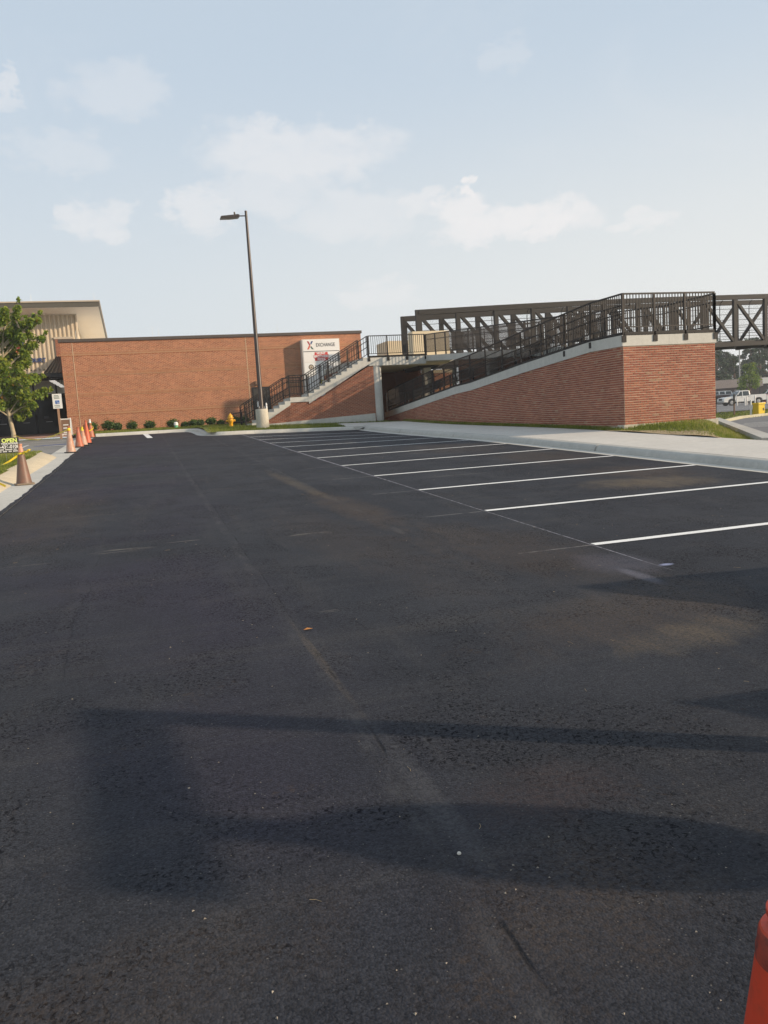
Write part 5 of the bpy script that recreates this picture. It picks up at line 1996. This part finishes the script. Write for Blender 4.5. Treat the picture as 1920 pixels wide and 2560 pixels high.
for zz_, L in ((2.33, 0.26), (2.26, 0.30), (2.19, 0.28), (1.82, 0.30), (1.74, 0.30)):
    m = MB()
    for k in range(int(L / 0.045)):
        m.box(-L / 2 + k * 0.045, -L / 2 + k * 0.045 + 0.03, -0.0545, -0.0505, zz_ - 0.02, zz_ + 0.02)
    m.build('lettering', M_DGREEN, hs)
# folding pavement board
af = thing('pavement_board', 'white-framed folding board sign leaning by the brick corner', 'sign', (-3.93, 46.2, 1.82), R(-4))
for nm, y0, y1, mt in (('front_leaf', -0.02, -0.26, M_WHITEP), ('rear_leaf', 0.02, 0.26, M_WHITEP)):
    p = MB()
    for sx in (-0.26, 0.26):
        p.bar((sx, y1, 0.0), (sx, y0, 0.98), 0.06, 0.03, up=(0, 1, 0))
    p.bar((-0.28, y0, 0.93), (0.28, y0, 0.93), 0.03, 0.06)
    p.bar((-0.28, y1 * .9, 0.12), (0.28, y1 * .9, 0.12), 0.03, 0.06)
    leaf = p.build(nm, mt, af)
    m = MB()
    m.faces([(-0.225, y1 * .88, 0.15), (0.225, y1 * .88, 0.15), (0.225, y0 * 1.2, 0.90), (-0.225, y0 * 1.2, 0.90)], [(0, 1, 2, 3)])
    m.build('poster', M_BROWNPOST, leaf)
    if nm == 'front_leaf':
        for k, (zz_, mt2) in enumerate(((0.62, M_WHITEP), (0.45, M_WHITEP), (0.33, M_NAVY), (0.22, M_SIGNW))):
            yy_ = y1 * .88 + (y0 * 1.2 - y1 * .88) * (zz_ - .15) / .75 - 0.012
            m = MB()
            m.box(-0.12, 0.14, yy_ - 0.004, yy_, zz_ - 0.03, zz_ + 0.03)
            m.build('poster_print', mt2, leaf)

# ------------------------------------------------------------------ vehicles far off
def wheel(parent, x_, y_, r_=0.40, w=0.26):
    e_ = bpy.data.objects.new('wheel', None)
    e_.location = (x_, y_, r_)
    COL.objects.link(e_)
    e_.parent = parent
    m = MB()
    m.tube([(0, -w / 2, 0), (0, -w / 2 + .03, 0), (0, w / 2 - .03, 0), (0, w / 2, 0)], [r_ * .92, r_, r_, r_ * .92], 20)
    m.build('tyre', M_TIRE, e_, smooth=True)
    m = MB()
    s = -1 if y_ < 0 else 1
    m.tube([(0, s * (w / 2 + .002), 0), (0, s * (w / 2 + .02), 0)], [r_ * .62, r_ * .45], 14)
    m.build('rim', M_RIM, e_)


def pickup(label, loc, rz, paint=M_TRUCKW, crew=True):
    t = thing('pickup_truck', label, 'pickup truck', loc, rz, group='parked pickup trucks')
    # +X is the front
    b = MB()
    lower = [(-2.95, 0.55), (-2.95, 1.02), (-2.90, 1.30), (-0.78, 1.30), (-0.74, 1.16), (1.15, 1.18), (1.32, 1.22), (2.35, 1.14), (2.82, 1.02), (2.92, 0.80), (2.92, 0.50),
             (2.36, 0.46), (2.30, 0.72), (2.10, 0.88), (1.82, 0.92), (1.54, 0.88), (1.34, 0.72), (1.28, 0.46), (-1.28, 0.46), (-1.34, 0.72), (-1.54, 0.88), (-1.82, 0.92), (-2.10, 0.88), (-2.30, 0.72), (-2.36, 0.50)]
    b.prism(lower, 'Y', -0.98, 0.98)
    b.build('body', paint, t, bevel=0.03)
    cb = MB()
    xr = -0.76 if crew else 0.1
    g = [(xr, 1.15), (xr + 0.10, 1.86), (xr + .3, 1.93), (0.35, 1.93), (0.62, 1.86), (1.30, 1.18)]
    n = len(g)
    vs_ = [(x_, -0.92 + (0.17 if z_ > 1.5 else 0), z_) for x_, z_ in g] + [(x_, 0.92 - (0.17 if z_ > 1.5 else 0), z_) for x_, z_ in g]
    cb.faces(vs_, [tuple(range(n))[::-1], tuple(range(n, 2 * n))] + [(i, (i + 1) % n, (i + 1) % n + n, i + n) for i in range(n)])
    cab = cb.build('cab', paint, t, bevel=0.02)
    for s in (-1, 1):
        for (x0, x1, xt0, xt1) in ((0.36, 1.05, 0.34, 0.56), (-0.58, 0.26, -0.54, 0.26)) if crew else ((0.30, 1.05, 0.36, 0.56),):
            m = MB()
            m.poly([(x0, s * 0.925, 1.22), (x1, s * 0.925, 1.22), (xt1, s * 0.772, 1.82), (xt0, s * 0.772, 1.82)])
            w_ = m.build('side_window', M_CARGLASS, cab)
            m = MB()
            m.box(x0 + .02, x0 + .22, s * 0.985 - .012, s * 0.985 + .012, 1.06, 1.10)
            m.build('door_handle', M_TRIM, t)
        m = MB()
        m.box(1.0, 1.14, s * 1.0, s * 1.2, 1.20, 1.40)
        m.build('mirror', M_TRIM, cab)
        m = MB()
        m.box(2.78, 2.90, s * 0.62 - .2, s * 0.62 + .2, 0.86, 1.02)
        m.build('headlight', M_HEADL, t)
        m = MB()
        m.box(-2.97, -2.88, s * 0.90 - .08, s * 0.90 + .08, 0.92, 1.26)
        m.build('tail_lamp', M_REDL, t)
        m = MB()
        m.box(-1.2, 1.2, s * 0.93 - .05, s * 0.93 + .05, 0.36, 0.44)
        m.build('running_board', M_TRIM, t)
    m = MB()
    m.poly([(0.66, -0.74, 1.85), (0.66, 0.74, 1.85), (1.285, 0.86, 1.22), (1.285, -0.86, 1.22)])
    o = m.build('windscreen', M_CARGLASS, cab)
    o.location = (0.012, 0, 0.012)
    m = MB()
    m.poly([(xr + .02 - .015, -0.8, 1.36), (xr + .02 - .015, 0.8, 1.36), (xr + .085 - .015, 0.72, 1.82), (xr + .085 - .015, -0.72, 1.82)])
    m.build('rear_window', M_CARGLASS, cab)
    m = MB()
    m.box(2.9, 3.02, -0.95, 0.95, 0.42, 0.66)
    m.build('front_bumper', M_RIM, t, bevel=0.02)
    m = MB()
    m.box(-3.08, -2.96, -0.92, 0.92, 0.46, 0.66)
    m.build('rear_bumper', M_TRIM, t, bevel=0.02)
    m = MB()
    m.box(2.88, 2.935, -0.44, 0.44, 0.74, 1.02)
    m.build('grille', M_TRIM, t)
    m = MB()
    m.box(-2.4, 2.4, -0.7, 0.7, 0.32, 0.5)
    m.build('chassis', M_TRIM, t)
    for x_ in (1.82, -1.82):
        for y_ in (-0.84, 0.84):
            wheel(t, x_, y_)
    return t


pickup('white crew-cab pickup parked side-on behind the brick pier', (77.6, 89.6, 0.5), R(166))
pickup('white pickup parked tail-on beside the thin pale posts', (86.2, 93.5, 0.5), R(150), crew=True)
pickup('white pickup at the picture edge behind the yellow cabinet', (88.5, 88.2, 0.5), R(172), crew=True)


def suv(label, loc, rz, paint):
    t = thing('parked_car', label, 'car', loc, rz)
    b = MB()
    b.prism([(-2.2, 0.55), (-2.22, 1.2), (1.0, 1.2), (1.15, 1.15), (2.1, 1.08), (2.2, 0.9), (2.2, 0.55), (1.75, 0.5), (1.6, 0.8), (1.3, 0.88), (1.0, 0.8), (0.85, 0.5), (-0.85, 0.5), (-1.0, 0.8), (-1.3, 0.88), (-1.6, 0.8), (-1.75, 0.5)], 'Y', -0.9, 0.9)
    b.build('body', paint, t, bevel=0.03)
    c = MB()
    g = [(-2.2, 1.19), (-2.12, 1.82), (0.55, 1.84), (0.70, 1.78), (1.02, 1.19)]
    n = len(g)
    vs_ = [(x_, -0.86 + (0.1 if z_ > 1.5 else 0), z_) for x_, z_ in g] + [(x_, 0.86 - (0.1 if z_ > 1.5 else 0), z_) for x_, z_ in g]
    c.faces(vs_, [tuple(range(n))[::-1], tuple(range(n, 2 * n))] + [(i, (i + 1) % n, (i + 1) % n + n, i + n) for i in range(n)])
    c = c.build('cabin', M_WHITEP, t)
    for s in (-1, 1):
        for (a, b_) in ((-2.0, -1.2), (-1.1, -0.25), (-0.15, 0.75)):
            m = MB()
            m.poly([(a, s * 0.866, 1.26), (b_, s * 0.866, 1.26), (b_ - .08, s * 0.775, 1.74), (a + .04, s * 0.775, 1.74)])
            m.build('side_window', M_CARGLASS, c)
        m = MB()
        m.box(2.1, 2.22, s * .6 - .12, s * .6 + .12, .85, 1.05)
        m.build('headlight', M_HEADL, t)
    for x_ in (1.3, -1.3):
        for y_ in (-0.8, 0.8):
            wheel(t, x_, y_, 0.38, 0.24)
    return t


suv('dark maroon off-road car with a pale top parked beyond the pickups', (96.0, 114.5, 0.9), R(-36), M_TRUCKD)
m = MB()
m.prism([(-4, 0), (4, 0), (3.6, 0.4), (-4, 0.4)], 'Y', -1.8, 1.8)
# red kerbed plant bed beyond the posts
rb = m.build('red_block', plain('red_paint', (0.42, 0.08, 0.06), 0.7, 0.1, 2), None)
rb.location = (92.0, 98.5, 0.5)
rb.rotation_euler = (0, 0, R(-38))
rb.scale = (0.5, 0.5, 1.6)
tag(rb, 'low red painted block in the far car park behind the posts', 'block')

# yellow cabinet, bollards and posts
yc = thing('yellow_cabinet', 'yellow steel cabinet standing at the edge of the side road', 'cabinet', (34.9, 38.9, 0.5), R(4))
m = MB()
m.box(-0.24, 0.24, -0.22, 0.22, 0.0, 0.66)
m.build('body', M_YBOX, yc, bevel=0.02)
m = MB()
m.box(-0.28, 0.28, -0.26, 0.26, 0.662, 0.76)
m.build('cap', M_YBOX, yc, bevel=0.02)
m = MB()
m.box(0.1, 0.16, -0.24, -0.222, 0.3, 0.45)
m.build('lock_bar', M_TRIM, yc)
m = MB()
m.tube([(-0.5, 0.1, 0.0), (-0.5, 0.1, 0.95)], 0.05, 10)
m.build('guard_post', M_WHITEP, yc)
for i, (x_, y_, h_) in enumerate(((74.3, 86.6, 1.05), (71.7, 82.2, 0.95), (73.6, 84.1, 1.15), (74.0, 83.1, 1.2), (77.6, 85.0, 1.1))):
    b = MB()
    b.lathe([(0.085, 0), (0.085, h_ - .06), (0.06, h_ - 0.01), (0.0, h_)], 12, cap=False)
    b = b.build('bollard', M_SIGNEDGE, smooth=True)
    b.location = (x_, y_, 0.5)
    tag(b, f'{ORD[i]} thin pale bollard in front of the parked pickups, counted from the brick pier', 'bollard', 'pale bollards in the far car park')
for i, (x_, y_) in enumerate(((42.05, 51.3), (38.7, 45.4))):
    t = thing('marker_post', ['dark thin post on the far grass, touching the pier edge in view', 'dark thin post on the far grass in front of the pickup door'][i], 'post', (x_, y_, 0.45), group='dark posts on the far grass')
    m = MB()
    m.lathe([(0.05, 0), (0.05, 0.75)], 8)
    m.build('shaft', M_BROWNPOST, t)
    m = MB()
    m.lathe([(0.065, 0.752), (0.065, 1.38), (0.045, 1.43)], 8)
    m.build('sleeve', M_CHAR, t)

# ------------------------------------------------------------------ far trees and buildings
def pine(label, x_, y_, h_, seed, z0=0.5, low=0.35, group='pines beyond the far car park', dens=1.0):
    r_ = random.Random(seed)
    t = thing('pine_tree', label, 'pine tree', (x_, y_, z0), group=group)
    m = MB()
    m.tube([(0, 0, -0.2), (0.1, 0, h_ * .5), (0.0, 0.1, h_ * .97)], [0.24, 0.17, 0.03], 8)
    cs, rs, ns = [], [], []
    k = int(16 * dens + 6)
    for i in range(k):
        f = i / k
        zz_ = h_ * (low + (1 - low) * f)
        rad = (1 - f) ** 0.7 * h_ * 0.20 + 0.4
        a = r_.uniform(0, 6.28)
        d = rad * r_.uniform(0.3, 1.0)
        c = (d * math.cos(a), d * math.sin(a), zz_ + r_.uniform(-.4, .4))
        cs.append(c)
        rs.append(r_.uniform(0.55, 1.15) * (1.15 - 0.5 * f))
        ns.append(70)
        m.tube([(0, 0, zz_ - 0.5), (c[0], c[1], c[2])], [0.06, 0.02], 5)
    m.build('trunk', M_PBARK, t, smooth=True)
    V, F, T = leaf_cloud(cs, rs, ns, 0.42, shell=0.2, seed=seed, droop=0.1, squash=(1.15, 1.15, 0.7))
    raw_mesh('crown', V, F, M_NEEDLE, t, tones=T)


pr = random.Random(11)
POS = ['behind the maroon car', 'beside the brick pier edge', 'next from the pier edge', 'over the low brown house', 'right behind the brown house roof', 'in the gap before the young tree', 'behind the young tree', 'over the pale-roofed shop', 'at the picture edge', 'in the second row near the pier', 'in the second row over the house', 'in the second row mid gap', 'in the second row by the shop', 'in the second row at the edge']
DIRS = [(0.790, 128, 13.2), (0.806, 134, 11.8), (0.822, 129, 12.6), (0.838, 137, 10.2), (0.853, 131, 9.2), (0.868, 138, 9.6), (0.884, 131, 12.2), (0.900, 136, 13.0), (0.915, 130, 12.0), (0.797, 150, 14.5), (0.828, 154, 14.2), (0.846, 156, 10.8), (0.890, 152, 14.2), (0.908, 150, 13.5)]
for i, (q_, y_, h_) in enumerate(DIRS):
    pine(f'dark pine tree {POS[i]}, beyond the far car park', q_ * y_, y_, h_, 40 + i, low=0.12 if i % 3 else 0.22, dens=1.5)
WH = ['first', 'second', 'third', 'fourth', 'fifth', 'sixth', 'seventh', 'eighth', 'ninth', 'tenth']
for i in range(10):
    q_ = 0.30 + 0.048 * i
    y_ = 120 + pr.uniform(-8, 12)
    pine(f'{WH[i]} dark pine seen through the ramp railings, counted from the platform', q_ * y_, y_, pr.uniform(8.5, 10.5), 70 + i, low=0.1, dens=1.2, group='pines behind the ramp')
# undergrowth mass behind the trunks
cs, rs, ns = [], [], []
for i in range(150):
    q_ = pr.uniform(0.25, 0.95)
    y_ = pr.uniform(150, 168)
    cs.append((q_ * y_, y_, pr.uniform(0.5, 5.2)))
    rs.append(pr.uniform(1.4, 2.6))
    ns.append(120)
V, F, T = leaf_cloud(cs, rs, ns, 0.9, shell=0.2, seed=9)
tag(raw_mesh('treeline', V, F, M_NEEDLE, tones=T * 0.8), 'dense dark treeline closing the view beyond the car park', 'treeline', kind='stuff')
# young tree
yt = thing('young_tree', 'light green young tree standing among the parked pickups', 'tree', (85.6, 97.2, 0.5))
m = MB()
m.tube([(0, 0, 0), (0, 0, 2.2), (0.1, 0, 5.0)], [0.11, 0.09, 0.03], 8)
yl = [((0, 0, 4.6), 1.0), ((0.8, 0, 3.7), 1.05), ((-0.8, 0.2, 3.4), 1.1), ((0.2, -.5, 3.1), 1.1), ((1.1, .2, 2.8), .7), ((-1.3, 0, 2.5), .75), ((0.4, 0, 5.5), .6), ((-0.4, .3, 5.3), .5)]
for c, r_ in yl:
    m.tube([(0, 0, c[2] - 1.0), c], [0.04, 0.015], 5)
m.build('trunk', M_PBARK, yt)
V, F, T = leaf_cloud([c for c, r_ in yl], [r_ for c, r_ in yl], [260] * len(yl), 0.26, shell=0.25, seed=91)
raw_mesh('crown', V, F, M_LEAF, yt, tones=np.clip(T * 0.9, 0, 0.9))


def house(label, loc, rz, w, d, h, roofh, wallm, roofm, cat='building', name='low_house'):
    t = thing(name, label, cat, loc, rz)
    m = MB()
    m.box(-w / 2, w / 2, -d / 2, d / 2, 0, h)
    m.build('wall', wallm, t)
    m = MB()
    o = 0.6
    m.prism([(-d / 2 - o, h + .002), (d / 2 + o, h + .002), (0, h + roofh)], 'X', -w / 2 - o, w / 2 + o)
    m.build('roof', roofm, t)
    for k in range(int(w / 2.6)):
        x0 = -w / 2 + 0.8 + k * 2.6
        p = MB()
        p.box(x0, x0 + 1.3, -d / 2 - .03, -d / 2 + .02, 0.9, h - .5)
        p = p.build('window', M_CARGLASS, t)
        m = MB()
        m.box(x0 - .08, x0 + 1.38, -d / 2 - .05, -d / 2 - .031, h - .5, h - .4)
        m.build('frame', M_SIGNEDGE, p)
    return t


M_BROWNW = plain('brown_siding', (0.10, 0.075, 0.065), 0.8, 0.1, 1)
M_BROWNR = plain('brown_shingle', (0.19, 0.15, 0.125), 0.9, 0.15, 1)
M_PALER = plain('pale_fascia', (0.48, 0.46, 0.40), 0.7, 0.08, 1)
house('low dark brown house with a shallow roof under the pines', (98, 120.5, 0.7), R(-40), 15, 8, 2.5, 1.5, M_BROWNW, M_BROWNR)
house('pale-roofed single-storey shop at the picture edge beyond the pickups', (114.5, 124.0, 0.7), R(-40), 14, 9, 3.0, 1.2, M_BROWNW, M_PALER, name='low_shop')
for i, (x_, y_) in enumerate(((88.0, 109.5), (97.5, 113.0))):
    t = thing('utility_pole', ['thin grey utility pole near the pier edge beyond the pickups', 'thin grey utility pole above the low brown house'][i], 'pole', (x_, y_, 0.5), group='far utility poles')
    m = MB()
    m.tube([(0, 0, 0), (0, 0, 10.5)], [0.11, 0.08], 8)
    m.build('shaft', M_STEEL, t)
    m = MB()
    m.tube([(0, 0, 10.3), (-1.2, 0, 10.5)], 0.04, 6)
    m.build('bracket', M_STEEL, t)

# ------------------------------------------------------------------ unseen objects added on the camera side, shaped to cast the long asphalt shadows
br_ = thing('barricade', 'single-plank barricade added out of view to cast the long frame-like shadow', 'barricade', (3.41, 0.80, lot(3.2, 1.8)), R(10))
hb = 1.50
m = MB()
m.box(-0.02, 0.02, 0.0, 1.98, hb - 0.10, hb + 0.10)
m.build('plank', M_CONE, br_)
for y_ in (0.52, 1.83):
    m = MB()
    m.box(0.021, 0.12, y_ - .07, y_ + .07, 0.0, hb + 0.08)
    m.build('post', M_WHITEP, br_)
    m = MB()
    m.box(-0.25, 0.95, y_ - .05, y_ + .05, 0.0, 0.06)
    m.build('foot', M_RUBBER, br_)


dm = MB()  # round panel added to widen the shadow of the near post
sd = Vector((0.870, -0.492, 0)).normalized()
sx_ = Vector((-sd.y, sd.x, 0))
ring = []
for k in range(28):
    a_ = 2 * math.pi * k / 28
    ring.append((0.27 * math.cos(a_), 0.40 * math.sin(a_) * (1.0 if math.sin(a_) > 0 else 0.9)))
lm = Matrix.Rotation(R(-10), 3, 'Z')
sdl, sxl = lm @ sd, lm @ sx_
vs_ = [Vector((0.17, 0.52, 0.92)) + sdl * o_ + sxl * p[0] + Vector((0, 0, p[1])) for o_ in (0.0, 0.012) for p in ring]
dm.faces(vs_, [tuple(range(28))[::-1], tuple(range(28, 56))] + [(i, (i + 1) % 28, (i + 1) % 28 + 28, i + 28) for i in range(28)])
dm.build('shadow_panel', M_CONE, br_)


def heap(label, loc, r_, h_, seed):  # added mound, shaped so that its cast shadow tapers
    rr_ = random.Random(seed)
    m = MB()
    n, k = 26, 9
    for i in range(k + 1):
        f = i / k
        for j in range(n):
            a_ = 2 * math.pi * j / n
            q_ = r_ * (1 - f) ** 0.85 * (1 + 0.16 * math.sin(3 * a_ + seed) + 0.08 * math.sin(5 * a_ + 2 * f * 3) + rr_.uniform(-.04, .04)) + 0.02
            m.v.append((q_ * math.cos(a_), q_ * math.sin(a_), h_ * f + (rr_.uniform(-.02, .02) if i else -0.05)))
    for i in range(k):
        for j in range(n):
            a_, b_ = i * n + j, i * n + (j + 1) % n
            m.f.append((a_, b_, b_ + n, a_ + n))
            m.tone.append(.5)
    m.f.append(tuple(k * n + j for j in range(n)))
    m.tone.append(.5)
    o = m.build('shadow_heap', M_DIRT, smooth=True)
    o.location = loc
    tag(o, label, 'soil heap', 'heaps added out of view for their shadows')


heap('added soil heap out of view beside the first stall, casting a tapered shadow', (5.85, 4.45, lot(5.8, 4.4)), 0.95, 1.08, 3)
heap('added soil heap out of view between barricade and stalls, casting a tapered shadow', (4.95, 2.15, lot(4.9, 2.1)), 0.85, 1.02, 5)

# ------------------------------------------------------------------ litter on the asphalt
m = MB()
for _ in range(420):
    y_ = 1.7 + 22 * random.random() ** 2
    x_ = random.uniform(-2.3, 9.8) if y_ > 6 else random.uniform(-1.5, 3.8)
    s = random.uniform(0.002, 0.006) * (1 + y_ * 0.05)
    z_ = lot(x_, y_)
    a = random.uniform(0, 6.28)
    q_ = [(x_ + s * math.cos(a + k * 2.09) * random.uniform(.6, 1.3), y_ + s * math.sin(a + k * 2.09) * random.uniform(.6, 1.3), z_ + 0.001) for k in range(3)]
    top = (x_, y_, z_ + s * 0.9)
    m.faces(q_ + [top], [(0, 1, 3), (1, 2, 3), (2, 0, 3)])
tag(m.build('grit', plain('grit', (0.26, 0.23, 0.19), 0.9, 0.3, 30)), 'scattered pale grit on the fresh asphalt', 'grit', kind='stuff')
m = MB()
for _ in range(46):
    y_ = 2.2 + 12 * random.random() ** 1.3
    x_ = random.uniform(-1.6, 0.3 + 0.9 * y_)
    L = random.uniform(0.015, 0.06)
    a = random.uniform(0, 6.28)
    bnd = random.uniform(-.6, .6)
    p = [(x_, y_), (x_ + L / 2 * math.cos(a), y_ + L / 2 * math.sin(a)), (x_ + L / 2 * math.cos(a) + L / 2 * math.cos(a + bnd), y_ + L / 2 * math.sin(a) + L / 2 * math.sin(a + bnd))]
    m.tube([(q_[0], q_[1], lot(*q_) + 0.003) for q_ in p], 0.0008, 4)
tag(m.build('pine_straw', plain('straw', (0.40, 0.30, 0.17), 0.9, 0.2, 30)), 'loose pine straw scattered over the asphalt', 'straw', kind='stuff')
lf = MB()
lf.faces([(-.035, 0, .004), (0, -.022, .010), (.04, 0, .006), (0, .022, .012)], [(0, 1, 2, 3)])
lf = lf.build('fallen_leaf', plain('dry_leaf', (0.45, 0.19, 0.05), 0.8, 0.1, 20))
lf.location = (1.03, 5.68, lot(1.03, 5.68))
tag(lf, 'dry orange leaf lying near the paving seam', 'leaf')
st = MB()
st.lathe([(0.006, 0), (0.009, 0.004), (0.006, 0.009), (0.0, 0.010)], 6, cap=False)
st = st.build('pebble', plain('pale_stone', (0.55, 0.52, 0.46), 0.9, 0.1, 20))
st.location = (0.98, 2.62, lot(0.98, 2.62))
tag(st, 'single pale pebble on the shaded asphalt in the foreground', 'pebble')

# ------------------------------------------------------------------ summer haze
hz = MB()
hz.box(-1230, 1230, -1230, 1230, -3.2, 17.0)
hz = hz.build('haze', None)
hm = bpy.data.materials.new('haze_air')
hm.use_nodes = True
for n in list(hm.node_tree.nodes):
    hm.node_tree.nodes.remove(n)
hv = hm.node_tree.nodes.new('ShaderNodeVolumePrincipled')
hv.inputs['Color'].default_value = (0.93, 0.95, 1.0, 1)
hv.inputs['Density'].default_value = 0.0007
hv.inputs['Anisotropy'].default_value = 0.2
ho = hm.node_tree.nodes.new('ShaderNodeOutputMaterial')
hm.node_tree.links.new(hv.outputs[0], ho.inputs['Volume'])
hz.data.materials.append(hm)
tag(hz, 'thin pale summer haze filling the air over the car park', 'haze', kind='stuff')
